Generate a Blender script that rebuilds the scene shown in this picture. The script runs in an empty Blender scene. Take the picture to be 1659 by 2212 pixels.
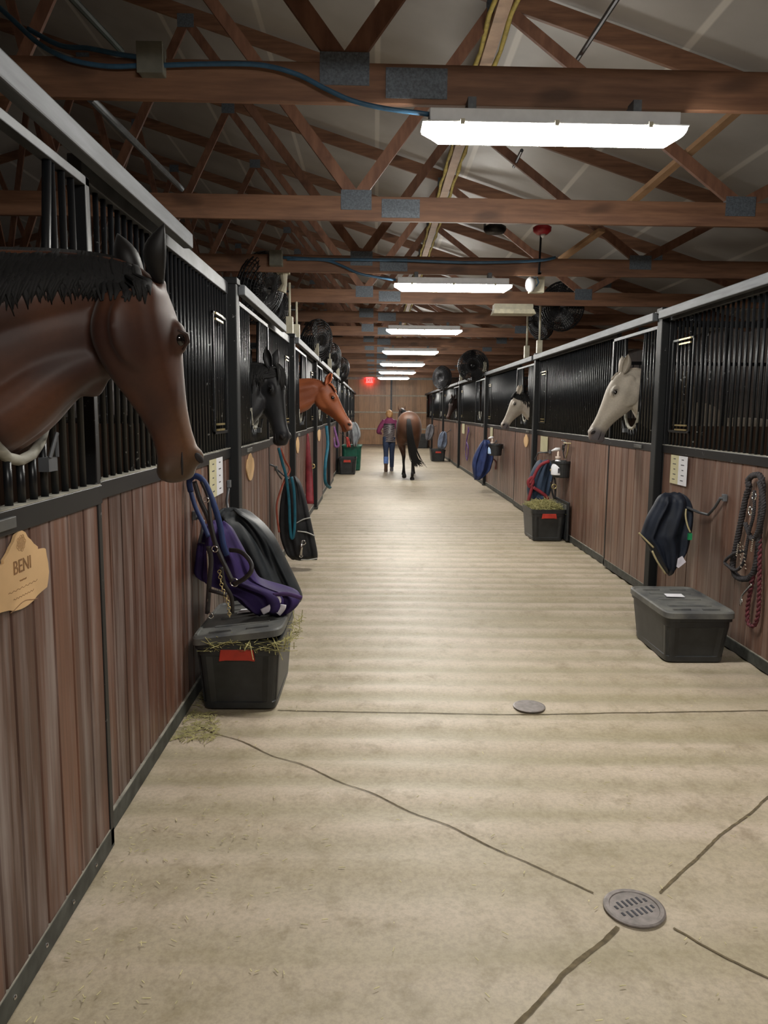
import bpy, bmesh, math, random
from mathutils import Vector, Matrix, noise
from mathutils.bvhtree import BVHTree
random.seed(7)
SC = bpy.context.scene
COL = SC.collection
PI = math.pi
# ------------------------------------------------------------ camera, world, exposure
F = 1661.0; YAW, PITCH, ROLL = .0127, .13, .009; CAMZ = 1.6
def _axes():
    fw = Vector((math.sin(YAW)*math.cos(PITCH), math.cos(YAW)*math.cos(PITCH), -math.sin(PITCH)))
    r = Vector((math.cos(YAW), -math.sin(YAW), 0)); u = r.cross(fw)
    c, s = math.cos(ROLL), math.sin(ROLL)
    return c*r+s*u, c*u-s*r, fw
CR, CU, CF = _axes()
cam_d = bpy.data.cameras.new('camera'); cam = bpy.data.objects.new('camera', cam_d); COL.objects.link(cam)
m = Matrix((CR, CU, -CF)).transposed().to_4x4(); m.translation = Vector((0, 0, CAMZ)); cam.matrix_world = m
cam_d.sensor_fit = 'VERTICAL'; cam_d.sensor_height = 36; cam_d.lens = 36*F/2212; cam_d.clip_start = .05; cam_d.clip_end = 200
SC.camera = cam
w = bpy.data.worlds.new('barn_air'); SC.world = w; w.use_nodes = True
w.node_tree.nodes['Background'].inputs[0].default_value = (.8, .85, 1, 1); w.node_tree.nodes['Background'].inputs[1].default_value = .03
vs = SC.view_settings; vs.view_transform = 'Standard'; vs.look = 'None'; vs.exposure = 1.5; vs.gamma = 1; vs.use_curve_mapping = False
TUBE = 46.0          # radiance of the fluorescent lenses
def ray(px, py): return CR*((px-829.5)/F) + CU*(-(py-1106.0)/F) + CF
def W(px, py, Y):
    d = ray(px, py); return Vector((0, 0, CAMZ)) + d*(Y/d.y)
def WX(px, py, X):
    d = ray(px, py); return Vector((0, 0, CAMZ)) + d*(X/d.x)
def WZ(px, py, Z=0):
    d = ray(px, py); return Vector((0, 0, CAMZ)) + d*((Z-CAMZ)/d.z)
# ------------------------------------------------------------ materials
MATS = {}
def nodes(name):
    mt = bpy.data.materials.new(name); mt.use_nodes = True
    nt = mt.node_tree; b = nt.nodes['Principled BSDF']
    return mt, nt, b
def N(nt, t, **kw):
    n = nt.nodes.new(t)
    for k, v in kw.items():
        if k.startswith('i_'):
            n.inputs[int(k[2:]) if k[2:].isdigit() else k[2:].replace('_', ' ')].default_value = v
        else: setattr(n, k, v)
    return n
def ramp(nt, fac, stops):
    r = nt.nodes.new('ShaderNodeValToRGB'); e = r.color_ramp.elements
    while len(e) < len(stops): e.new(.5)
    for i, (p, c) in enumerate(stops):
        e[i].position = p; e[i].color = (c[0], c[1], c[2], 1)
    nt.links.new(fac, r.inputs[0]); return r.outputs[0]
def mix(nt, a, b, fac, mode='MIX'):
    m = nt.nodes.new('ShaderNodeMix'); m.data_type = 'RGBA'; m.blend_type = mode
    for s, v in ((6, a), (7, b), (0, fac)):
        if isinstance(v, (int, float)): m.inputs[s].default_value = v
        elif isinstance(v, tuple): m.inputs[s].default_value = (v[0], v[1], v[2], 1)
        else: nt.links.new(v, m.inputs[s])
    return m.outputs[2]
def coords(nt, scale=(1, 1, 1), kind='Object'):
    tc = nt.nodes.new('ShaderNodeTexCoord'); mp = nt.nodes.new('ShaderNodeMapping'); mp.inputs[3].default_value = scale
    nt.links.new(tc.outputs[kind], mp.inputs[0]); return mp.outputs[0]
def noisef(nt, co, scale, detail=3, rough=.55):
    n = N(nt, 'ShaderNodeTexNoise'); n.inputs['Scale'].default_value = scale; n.inputs['Detail'].default_value = detail
    n.inputs['Roughness'].default_value = rough; nt.links.new(co, n.inputs['Vector']); return n.outputs[0]
def bump(nt, b, h, strength, dist=.01):
    bp = N(nt, 'ShaderNodeBump'); bp.inputs['Strength'].default_value = strength; bp.inputs['Distance'].default_value = dist
    nt.links.new(h, bp.inputs['Height']); nt.links.new(bp.outputs[0], b.inputs['Normal'])
def simple(name, c, rough=.5, metal=0, var=.25, scale=12, bmp=0, stretch=(1, 1, 1), spec=.5, c2=None):
    if name in MATS: return MATS[name]
    mt, nt, b = nodes(name); co = coords(nt, stretch); n = noisef(nt, co, scale)
    c2 = c2 or tuple(x*(1+var) for x in c); c1 = tuple(x*(1-var) for x in c)
    nt.links.new(ramp(nt, n, [(.3, c1), (.7, c2)]), b.inputs['Base Color'])
    b.inputs['Roughness'].default_value = rough; b.inputs['Metallic'].default_value = metal
    b.inputs['Specular IOR Level'].default_value = spec
    if bmp: bump(nt, b, n, bmp)
    MATS[name] = mt; return mt
def painted(name, rough=.5, spec=.4, fur=0):
    """colour comes from the coat/cloth colours stored on the mesh"""
    if name in MATS: return MATS[name]
    mt, nt, b = nodes(name); at = N(nt, 'ShaderNodeAttribute', attribute_name='Col')
    n = noisef(nt, coords(nt), 60, 2); f = N(nt, 'ShaderNodeMapRange'); f.inputs[3].default_value = .8; f.inputs[4].default_value = 1.2
    nt.links.new(n, f.inputs[0])
    hm = N(nt, 'ShaderNodeVectorMath', operation='SCALE'); nt.links.new(at.outputs[0], hm.inputs[0]); nt.links.new(f.outputs[0], hm.inputs['Scale'])
    nt.links.new(hm.outputs[0], b.inputs['Base Color'])
    b.inputs['Roughness'].default_value = rough; b.inputs['Specular IOR Level'].default_value = spec
    if fur:
        b.inputs['Sheen Weight'].default_value = fur; b.inputs['Sheen Roughness'].default_value = .4
    MATS[name] = mt; return mt
def plank_mat(name, base, worn, tint, wornamt=.5, board=.14, axis=1):
    mt, nt, b = nodes(name); co = coords(nt)
    sx = N(nt, 'ShaderNodeSeparateXYZ'); nt.links.new(co, sx.inputs[0])
    dv = N(nt, 'ShaderNodeMath', operation='DIVIDE'); nt.links.new(sx.outputs[axis], dv.inputs[0]); dv.inputs[1].default_value = board
    fl = N(nt, 'ShaderNodeMath', operation='FLOOR'); nt.links.new(dv.outputs[0], fl.inputs[0])
    oi = N(nt, 'ShaderNodeObjectInfo'); ad = N(nt, 'ShaderNodeMath', operation='ADD'); nt.links.new(fl.outputs[0], ad.inputs[0])
    mu = N(nt, 'ShaderNodeMath', operation='MULTIPLY'); nt.links.new(oi.outputs['Random'], mu.inputs[0]); mu.inputs[1].default_value = 91.3
    nt.links.new(mu.outputs[0], ad.inputs[1])
    wn = N(nt, 'ShaderNodeTexWhiteNoise', noise_dimensions='1D'); nt.links.new(ad.outputs[0], wn.inputs['W'])
    bc = ramp(nt, wn.outputs[0], [(0, tuple(x*.72 for x in base)), (.5, base), (1, tint)])
    gr = noisef(nt, coords(nt, (30, 30, .9)), 2.2, 5, .6)
    bc = mix(nt, bc, ramp(nt, gr, [(.3, (.55, .5, .48)), (.65, (1.25, 1.2, 1.15))]), .75, 'MULTIPLY')
    st = noisef(nt, coords(nt, (9, 9, .55)), 1.6, 4, .6)
    sc = mix(nt, bc, worn, ramp(nt, st, [(.48, (0, 0, 0)), (.72, (wornamt,)*3)]))
    blot = noisef(nt, coords(nt, (1, 1, .7)), 1.7, 4, .6)
    sc = mix(nt, sc, tuple(x*.35 for x in base), ramp(nt, blot, [(.52, (0, 0, 0)), (.7, (.5, .5, .5))]))
    nt.links.new(sc, b.inputs['Base Color']); b.inputs['Roughness'].default_value = .42
    bump(nt, b, gr, .25, .004); MATS[name] = mt; return mt
M_PLANK = plank_mat('plank_left', (.105, .050, .036), (.33, .28, .265), (.155, .072, .046), .62)
M_PLANKR = plank_mat('plank_right', (.165, .092, .068), (.31, .25, .215), (.19, .11, .08), .6, .2)
M_DARKWOOD = plank_mat('plank_inside', (.06, .035, .025), (.10, .08, .06), (.08, .05, .035), .3)
def black_metal(name, c=(.012, .013, .016), scuff=.35, rough=.32):
    mt, nt, b = nodes(name); co = coords(nt, (1, 1, 1))
    n = noisef(nt, co, 34, 3, .65); n2 = noisef(nt, coords(nt, (1, 1, .35)), 3.0, 2)
    k = ramp(nt, n, [(.655, (0, 0, 0)), (.70, (scuff,)*3)])
    k2 = ramp(nt, n2, [(.5, (0, 0, 0)), (.6, (1, 1, 1))])
    kk = mix(nt, k, k2, 1.0, 'MULTIPLY')
    nt.links.new(mix(nt, c, (.45, .46, .46), kk), b.inputs['Base Color'])
    b.inputs['Roughness'].default_value = rough; b.inputs['Metallic'].default_value = .25
    MATS[name] = mt; return mt
M_BLACK = black_metal('black_enamel', (.009, .010, .012), .35, .4); M_BARS = black_metal('black_bars', (.010, .011, .013), .8, .34)
M_POST = black_metal('black_post', (.005, .006, .007), .35, .6)
M_DUSTY = simple('dusty_rail', (.27, .26, .22), .75, 0, .45, 9, .2, (1, 1, 3))
M_TRIM = simple('base_trim', (.055, .058, .052), .6, .1, .5, 14)
M_STEEL = simple('galvanised_track', (.12, .128, .14), .6, .3, .25, 7, 0, (4, .5, 4))
M_GREY = simple('grey_frame', (.075, .08, .088), .5, .3, .3, 8)
M_PLATE = simple('gusset_steel', (.115, .135, .16), .5, .15, .35, 90)
def wood(name, c, c2, stretch=(1, 12, 12)):
    mt, nt, b = nodes(name); n = noisef(nt, coords(nt, stretch), 2.0, 5, .6)
    kn = noisef(nt, coords(nt, (1.2, 3, 3)), 1.5, 2)
    a = ramp(nt, n, [(.3, c), (.7, c2)])
    a = mix(nt, a, tuple(x*.4 for x in c), ramp(nt, kn, [(.62, (0, 0, 0)), (.75, (.7, .7, .7))]))
    nt.links.new(a, b.inputs['Base Color']); b.inputs['Roughness'].default_value = .6; bump(nt, b, n, .15, .004)
    MATS[name] = mt; return mt
M_TRUSS = wood('truss_timber', (.135, .062, .036), (.27, .135, .075))
M_WEB = wood('web_timber', (.14, .062, .038), (.25, .12, .072), (9, 9, 2))
M_PALE = wood('pale_timber', (.34, .20, .11), (.48, .30, .17), (4, 4, 4))
def floor_mat():
    mt, nt, b = nodes('concrete')
    co = coords(nt, (1, 1, 1)); n1 = noisef(nt, co, 1.1, 6, .6); n2 = noisef(nt, co, 7, 6, .7); n3 = noisef(nt, co, 60, 4, .7)
    a = ramp(nt, n1, [(.3, (.43, .358, .27)), (.55, (.52, .44, .35)), (.75, (.58, .478, .40))])
    a = mix(nt, a, (.27, .215, .135), ramp(nt, n2, [(.50, (0, 0, 0)), (.74, (.8, .8, .8))]))
    n4 = noisef(nt, coords(nt, (1.2, .8, 1)), 1.9, 7, .68)
    a = mix(nt, a, (.24, .185, .12), ramp(nt, n4, [(.55, (0, 0, 0)), (.72, (.62, .62, .62))]))
    # olive-brown noise bands stretched across the aisle
    wv = noisef(nt, coords(nt, (.25, 3.1, 1)), 1.2, 3, .5)
    a = mix(nt, a, (.30, .255, .15), ramp(nt, wv, [(.5, (0, 0, 0)), (.66, (.5, .5, .5))]))
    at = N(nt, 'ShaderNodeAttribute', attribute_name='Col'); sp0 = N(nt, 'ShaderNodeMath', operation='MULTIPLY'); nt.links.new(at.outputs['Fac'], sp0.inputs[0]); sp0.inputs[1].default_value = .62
    a = mix(nt, a, (.30, .265, .165), sp0.outputs[0])   # olive tint, stronger towards the troughs of the rippled slab
    sp = ramp(nt, n3, [(.35, (.8, .8, .78)), (.6, (1.08, 1.08, 1.06))]); a = mix(nt, a, sp, .7, 'MULTIPLY')
    nt.links.new(a, b.inputs['Base Color']); b.inputs['Roughness'].default_value = .5; b.inputs['Specular IOR Level'].default_value = .35
    bump(nt, b, n2, .2, .006); return mt
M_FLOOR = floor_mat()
M_CRACK = simple('joint_dirt', (.13, .10, .055), .9, 0, .4, 30)
def roof_mat():
    mt, nt, b = nodes('roof_liner'); co = coords(nt); n = noisef(nt, co, .8, 4)
    sx = N(nt, 'ShaderNodeSeparateXYZ'); nt.links.new(co, sx.inputs[0])
    a = ramp(nt, n, [(.3, (.36, .34, .32)), (.7, (.50, .48, .45))])
    md = N(nt, 'ShaderNodeMath', operation='PINGPONG'); nt.links.new(sx.outputs[0], md.inputs[0]); md.inputs[1].default_value = .6
    a = mix(nt, (.66, .63, .58), a, ramp(nt, md.outputs[0], [(.02, (0, 0, 0)), (.035, (1, 1, 1))]))
    nt.links.new(a, b.inputs['Base Color']); b.inputs['Roughness'].default_value = .45; bump(nt, b, n, .4, .05); return mt
M_ROOF = roof_mat()
M_SIDING = plank_mat('door_siding', (.48, .27, .14), (.55, .34, .19), (.52, .30, .16), .4, .25, 0)
M_WALLWOOD = simple('wall_wood', (.055, .033, .024), .7, 0, .4, 3)
M_PLASTIC = simple('black_plastic', (.020, .022, .024), .42, 0, .35, 10)
M_PLASTICG = simple('grey_lid', (.085, .09, .098), .5, 0, .35, 7, c2=(.17, .17, .155))
M_RED = simple('red_handle', (.42, .035, .02), .45)
M_WHITE = simple('white_plastic', (.75, .76, .78), .4, 0, .08)
M_BEIGE = simple('beige_plastic', (.5, .47, .36), .5, 0, .15)
M_CREAM = simple('cream_paper', (.52, .48, .30), .8, 0, .08)
M_PAPER = simple('white_paper', (.68, .68, .72), .8, 0, .06)
M_INK = simple('ink', (.05, .05, .06), .8)
M_INKB = simple('burnt_ink', (.22, .11, .04), .8)
M_PLYSIGN = simple('plywood_sign', (.62, .40, .20), .55, 0, .12, 5, 0, (8, 1, 1))
M_CHROME = simple('chrome', (.6, .6, .6), .2, 1, .05)
M_BRASS = simple('brass', (.55, .45, .22), .35, .8, .2)
M_LEATHER = simple('dark_leather', (.022, .020, .022), .45, 0, .3, 30)
M_HAY = simple('hay', (.34, .32, .12), .8, 0, .45, 30, c2=(.50, .46, .20))
M_STRAW = simple('straw', (.55, .50, .28), .8, 0, .35, 8)
M_BLUE = simple('blue_cable', (.035, .10, .18), .4)
M_YELLOW = simple('yellow_foam', (.46, .36, .08), .8, 0, .3, 14)
def emit(name, c, s):
    mt, nt, b = nodes(name); b.inputs['Base Color'].default_value = (.8, .8, .8, 1)
    b.inputs['Emission Color'].default_value = (*c, 1); b.inputs['Emission Strength'].default_value = s; return mt
M_TUBE = emit('lit_lens', (1, .97, .90), TUBE)
M_EXIT = emit('exit_red', (1, .02, .02), 3.0)
# ------------------------------------------------------------ mesh building
class MB:
    def __init__(s): s.v = []; s.f = []
    def add(s, vs, fs):
        o = len(s.v); s.v += [Vector(v) for v in vs]; s.f += [tuple(i+o for i in f) for f in fs]; return s
    def box(s, x0, x1, y0, y1, z0, z1):
        return s.add([(x, y, z) for z in (z0, z1) for y in (y0, y1) for x in (x0, x1)],
                     [(0, 2, 3, 1), (4, 5, 7, 6), (0, 1, 5, 4), (2, 6, 7, 3), (0, 4, 6, 2), (1, 3, 7, 5)])
    def bar(s, a, b, wd, ht, up=(0, 0, 1)):
        a = Vector(a); b = Vector(b); t = (b-a).normalized(); sd = t.cross(Vector(up))
        if sd.length < 1e-4: sd = t.cross(Vector((1, 0, 0)))
        sd.normalize(); u = sd.cross(t)
        vs = [p+sd*(i*wd/2)+u*(j*ht/2) for p in (a, b) for i, j in ((-1, -1), (1, -1), (1, 1), (-1, 1))]
        return s.add(vs, [(3, 2, 1, 0), (4, 5, 6, 7)]+[(i, (i+1) % 4, 4+(i+1) % 4, 4+i) for i in range(4)])
    def loft(s, rings, cap=True):
        n = len(rings[0]); vs = [p for r in rings for p in r]; fs = []
        for k in range(len(rings)-1):
            for i in range(n):
                fs.append((k*n+i, k*n+(i+1) % n, (k+1)*n+(i+1) % n, (k+1)*n+i))
        if cap: fs.append(tuple(reversed(range(n)))); fs.append(tuple((len(rings)-1)*n+i for i in range(n)))
        return s.add(vs, fs)
    def tube(s, pts, r, n=8, flat=1.0, ref=None):
        pts = [Vector(p) for p in pts]; R = r if isinstance(r, (list, tuple)) else [r]*len(pts); rings = []; side = None
        for i, p in enumerate(pts):
            t = (pts[min(i+1, len(pts)-1)]-pts[max(i-1, 0)]); t = t.normalized() if t.length > 1e-9 else Vector((0, 0, 1))
            if ref is not None: q = t.cross(Vector(ref))
            elif side is not None: q = side - t*side.dot(t)
            else: q = t.cross(Vector((0, 0, 1)) if abs(t.z) < .9 else Vector((1, 0, 0)))
            if q.length < 1e-5: q = t.cross(Vector((.3, .9, .1)))
            side = q.normalized(); u = side.cross(t)
            rings.append([p+side*(R[i]*math.cos(2*PI*k/n))+u*(R[i]*flat*math.sin(2*PI*k/n)) for k in range(n)])
        return s.loft(rings)
    def cyl(s, a, b, r, n=12, r2=None): return s.tube([a, b], [r, r if r2 is None else r2], n)
    def lathe(s, c, prof, n=20, axis=(0, 0, 1)):
        ax = Vector(axis).normalized(); u = ax.orthogonal().normalized(); v = ax.cross(u); c = Vector(c)
        return s.loft([[c+ax*h+(u*math.cos(2*PI*k/n)+v*math.sin(2*PI*k/n))*max(r, .0005) for k in range(n)] for r, h in prof])
    def ell(s, c, r, R=None, nu=14, nv=9):
        c = Vector(c); rings = []
        for j in range(nv+1):
            ph = PI*j/nv; rr = max(math.sin(ph), .02)
            ring = []
            for k in range(nu):
                p = Vector((r[0]*rr*math.cos(2*PI*k/nu), r[1]*rr*math.sin(2*PI*k/nu), -r[2]*math.cos(ph)))
                ring.append(c+(R @ p if R is not None else p))
            rings.append(ring)
        return s.loft(rings)
    def prism(s, pts, d):
        """closed outline pts (3D, in order) thickened by vector d"""
        n = len(pts); d = Vector(d); vs = [Vector(p) for p in pts]+[Vector(p)+d for p in pts]
        return s.add(vs, [tuple(range(n)), tuple(reversed(range(n, 2*n)))]+[(i, i+n, (i+1) % n+n, (i+1) % n) for i in range(n)])
    def build(s, name, mat, parent=None, smooth=False, bev=0, sub=0, remesh=0, relax=0):
        o0 = parent_loc(parent) if parent else Vector((0, 0, 0))
        me = bpy.data.meshes.new(name); me.from_pydata([v-o0 for v in s.v], [], s.f); me.update()
        bm = bmesh.new(); bm.from_mesh(me); bmesh.ops.recalc_face_normals(bm, faces=bm.faces); bm.to_mesh(me); bm.free()
        ob = bpy.data.objects.new(name, me); COL.objects.link(ob)
        if mat: me.materials.append(mat)
        if remesh:
            md = ob.modifiers.new('r', 'REMESH'); md.mode = 'VOXEL'; md.voxel_size = remesh; md.use_smooth_shade = True
            if relax:
                sm = ob.modifiers.new('s', 'SMOOTH'); sm.factor = .5; sm.iterations = relax
            dg = bpy.context.evaluated_depsgraph_get(); ev = ob.evaluated_get(dg)
            nm = bpy.data.meshes.new_from_object(ev); ob.modifiers.clear(); ob.data = nm; bpy.data.meshes.remove(me); me = nm; me.name = name
            if mat and not me.materials: me.materials.append(mat)
            smooth = True
        if bev:
            b = ob.modifiers.new('b', 'BEVEL'); b.width = bev; b.segments = 2; b.limit_method = 'ANGLE'
        if sub:
            b = ob.modifiers.new('d', 'SUBSURF'); b.levels = sub; b.render_levels = sub
        if smooth: me.polygons.foreach_set('use_smooth', [True]*len(me.polygons))
        if parent: ob.parent = parent
        return ob
LOC = {}
def parent_loc(p):
    return LOC.get(p.name, Vector((0, 0, 0)))
def tag(o, label, cat, group=None, kind=None):
    o['label'] = label; o['category'] = cat
    if group: o['group'] = group
    if kind: o['kind'] = kind
    return o
def thing(name, loc, label, cat, group=None):
    o = bpy.data.objects.new(name, None); COL.objects.link(o); o.location = loc; LOC[o.name] = Vector(loc); o.empty_display_size = .1
    return tag(o, label, cat, group)
def single(o, label, cat, group=None, kind=None): return tag(o, label, cat, group, kind)
def struct(o): o['kind'] = 'structure'; return o
def sub(o, parent):
    """parent a part mesh under another part of the same thing"""
    o.parent = parent; return o
def copy_tree(o, parent=None):
    c = o.copy(); COL.objects.link(c); c.parent = parent
    for ch in list(o.children): copy_tree(ch, c)
    return c
def paint(ob, fn, off=None):
    me = ob.data; off = off or Vector((0, 0, 0))
    at = me.color_attributes.get('Col') or me.color_attributes.new('Col', 'FLOAT_COLOR', 'POINT')
    buf = []
    for v in me.vertices:
        c = fn(v.co+off); buf += [c[0], c[1], c[2], 1.0]
    at.data.foreach_set('color', buf)
def lerp(a, b, t): return a+(b-a)*t
def lerp3(a, b, t): return tuple(x+(y-x)*t for x, y in zip(a, b))
def sstep(a, b, x):
    t = max(0., min(1., (x-a)/(b-a))); return t*t*(3-2*t)
def cr(pts, k):
    """Catmull-Rom through a list of equal-length tuples, k steps per span"""
    out = []; n = len(pts)
    for i in range(n-1):
        p = [pts[max(i-1, 0)], pts[i], pts[i+1], pts[min(i+2, n-1)]]
        for j in range(k):
            t = j/k
            out.append(tuple(.5*((2*b)+(c-a)*t+(2*a-5*b+4*c-d)*t*t+(3*b-a-3*c+d)*t**3) for a, b, c, d in zip(*p)))
    out.append(tuple(pts[-1])); return out
ORD = ['first', 'second', 'third', 'fourth', 'fifth', 'sixth', 'seventh', 'eighth', 'ninth', 'tenth', 'eleventh', 'twelfth', 'thirteenth', 'fourteenth', 'fifteenth', 'sixteenth', 'seventeenth']
# ------------------------------------------------------------ the building
XL, XR = -1.0, 2.46           # stall front planes
DL, DR = -.95, 2.42           # sliding door faces
YB, YE = -1.6, 37.2           # building ends
RX, RZ = -5.6, 6.9            # ridge
def roofz(x): return 4.9-.31*(x-.84) if x > RX else 6.9-.31*(RX-x)
def floor_h(x, y):
    ph = y*2*PI/.25+2.6*noise.noise(Vector((x*.12, y*.35, 3)))+1.2*noise.noise(Vector((x*.3, y*1.1, 5)))
    amp = .0072*(.7+.7*noise.noise(Vector((x*.22, y*.45, 9))))*(.45+.55*sstep(2.2, 3.6, y))*(1-.5*sstep(9, 14, y))
    return amp*math.sin(ph)-.0072
def build_floor():
    X0, X1 = -8.0, 6.5; nx = 30; ys = []; y = YB
    while y < YE: ys.append(y); y += .03 if y < 12 else .06
    ys.append(YE); vs = []; fs = []
    for y in ys:
        for i in range(nx):
            x = X0+(X1-X0)*i/(nx-1)
            vs.append((x, y, floor_h(x, y)))
    for j in range(len(ys)-1):
        for i in range(nx-1):
            a = j*nx+i; fs.append((a, a+1, a+nx+1, a+nx))
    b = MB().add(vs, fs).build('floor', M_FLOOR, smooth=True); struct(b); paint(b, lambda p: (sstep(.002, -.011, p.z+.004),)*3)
    # slab edge thickness below
    struct(MB().box(X0, X1, YB, YE, -.2, -.02).build('floor_slab', M_FLOOR))
build_floor()
b = MB(); b.prism([(6.5, YB, roofz(6.5)), (RX, YB, RZ), (RX, YB, RZ+.1), (6.5, YB, roofz(6.5)+.1)], (0, YE-YB, 0)); struct(b.build('ceiling', M_ROOF))
b = MB(); b.prism([(RX, YB, RZ), (-17.6, YB, roofz(-17.6)), (-17.6, YB, roofz(-17.6)+.1), (RX, YB, RZ+.1)], (0, YE-YB, 0)); struct(b.build('ceiling_left_slope', M_ROOF))
struct(MB().box(6.4, 6.5, YB, YE, 0, 3.2).build('wall_right', M_WALLWOOD))
struct(MB().box(-17.7, -17.6, YB, YE, 0, 3.3).build('wall_left', M_WALLWOOD))
struct(MB().box(-17.7, -8.0, YB, YE, -.2, 0).build('floor_left', M_FLOOR))
def endwall(name, y0, y1):
    b = MB(); pts = [(-17.7, y0, 0), (6.5, y0, 0), (6.5, y0, roofz(6.5)), (RX, y0, RZ), (-17.7, y0, roofz(-17.7))]
    b.prism(pts, (0, y1-y0, 0)); return struct(b.build(name, M_WALLWOOD))
endwall('wall_back', YE, YE+.1); endwall('wall_front', YB-.1, YB)
# big sliding end doors
def end_door(name, x0, x1):
    b = MB(); n = int((x1-x0)/.25); 
    for i in range(n):
        a = x0+(x1-x0)*i/n; c = x0+(x1-x0)*(i+1)/n; b.box(a+.003, c-.003, YE-.08, YE-.04, .02, 3.1)
    d = struct(b.build(name, M_SIDING))
    t = MB()
    for z in (.77, 1.56, 2.35): t.box(x0, x1, YE-.12, YE-.08, z-.035, z+.035)
    r = t.build('door_rail', simple('pale_rail', (.55, .48, .38), .6)); r.parent = d
end_door('door_1', -1.3, .74); end_door('door_2', .80, 3.0)
struct(MB().box(.73, .81, YE-.14, YE-.04, 0, 3.1).build('trim_1', M_STEEL))
struct(MB().box(-1.5, 3.4, YE-.15, YE-.03, 3.1, 3.3).build('trim_2', simple('header_tin', (.42, .40, .37), .6)))
# expansion joints and saw cuts in the slab
def floor_line(pts, wd, k):
    b = MB(); P = []
    for i in range(len(pts)-1):
        for j in range(60): P.append(Vector(pts[i]).lerp(Vector(pts[i+1]), j/60))
    P.append(Vector(pts[-1])); L = []; R_ = []
    for i, p in enumerate(P):
        t = (P[min(i+1, len(P)-1)]-P[max(i-1, 0)]).normalized(); s_ = Vector((-t.y, t.x, 0)); ww = wd*(.9+.3*noise.noise(p*9))/2; jt = s_*(.006*noise.noise(p*5)+.002*noise.noise(p*30))
        L.append((p+s_*ww+jt).xy); R_.append((p-s_*ww+jt).xy)
    n = len(L); vs = [(q.x, q.y, floor_h(q.x, q.y)+.0034) for q in L]+[(q.x, q.y, floor_h(q.x, q.y)+.0034) for q in R_]
    b.add(vs, [(i, i+1, n+i+1, n+i) for i in range(n-1)])
    o = b.build('trim_%d' % k, M_CRACK); struct(o)
fz = lambda x, y: tuple(WZ(x, y, 0))
floor_line([fz(420, 1562), fz(700, 1670), fz(960, 1780), fz(1282, 1925)], .007, 3)
floor_line([fz(1425, 1925), fz(1560, 1800), fz(1700, 1690)], .010, 4)
floor_line([fz(1335, 2000), fz(1220, 2100), fz(1080, 2250)], .016, 5)
floor_line([fz(1455, 2002), fz(1560, 2060), fz(1700, 2130)], .009, 6)
floor_line([fz(600, 1531), fz(1100, 1540), fz(1659, 1534)], .008, 7)
floor_line([fz(560, 1221), fz(1100, 1227), fz(1280, 1226)], .012, 8)
# ------------------------------------------------------------ roof trusses
def web_nodes():
    top = [.95-2.98*k for k in range(-1, 3)]; bot = [-.16-3.05*k for k in range(-1, 2)]
    return top, bot
def make_truss():
    y = 4.0; R = thing('roof_truss', (0, y, 3.09), '', 'roof truss')
    z0, z1 = 3.09, 3.275; hd = .02
    b = MB().box(-17.5, 6.38, y-hd, y+hd, z0, z1).build('bottom_chord', M_TRUSS, R, bev=.004)
    for s in (0, 1):
        xa, xb = (6.4, RX) if s == 0 else (RX, -17.5)
        a = Vector((xa, y, roofz(xa)-.10)); c = Vector((xb, y, roofz(xb)-.10))
        MB().bar(a, c, .038, .15, (0, 1, 0)).build('top_chord', M_TRUSS, R) if 0 else MB().bar(a, c, .15, .038, (0, 1, 0)).build('top_chord', M_TRUSS, R, bev=.003)
    def web(xa, za, xb, zb, wd=.09):
        MB().bar((xa, y, za), (xb, y, zb), wd, .036, (0, 1, 0)).build('web', M_WEB, R)
    def plate(x, z, wd, ht):
        MB().box(x-wd/2, x+wd/2, y-.026, y+.026, z-ht/2, z+ht/2).build('gusset_plate', M_PLATE, R)
    tops = [3.9, .92, -2.0, -3.9, RX]; bots = [5.4, 2.9, -.16, -3.2, RX+.6]
    seq = [(5.4, 3.9), (2.9, 3.9), (2.9, .92), (-.16, .92), (-.16, -2.0), (-3.2, -2.0), (-3.2, -3.9), (-5.0, -3.9), (-5.0, RX)]
    for bx, tx in seq: web(bx, z1-.02, tx, roofz(tx)-.16)
    for bx, tx in seq:
        mb = 2*RX-bx; mt_ = 2*RX-tx
        if tx != RX: web(mb, z1-.02, mt_, roofz(mt_)-.16)
        else: web(mb, z1-.02, RX, RZ-.16)
    for x in (5.4, 2.9, -.16, -3.2, -5.0): plate(x, z1-.03, .24, .15)
    for x in (3.9, .92, -2.0, -3.9): plate(x, roofz(x)-.17, .17, .13)
    plate(.19, z1-.09, .30, .14)
    return R
tr0 = make_truss(); TY = [4.0+2.33*k for k in range(14)]
names = ['nearest roof truss, in front of the first fluorescent light', 'second roof truss from the camera, spanning between the first two lights', 'third roof truss from the camera, carrying the second light']
for i, y in enumerate([1.6]+TY):
    t = tr0 if i == 1 else copy_tree(tr0)
    t.location = (0, y, 3.09); t.rotation_euler = (0, 0, .017)
    lab = 'brown timber roof truss just above the camera, bottom chord out of frame' if i == 0 else ('brown timber ' + (names[i-1] if i <= 3 else ORD[i-1]+' roof truss from the camera'))
    tag(t, lab, 'roof truss', 'roof trusses')
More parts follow.
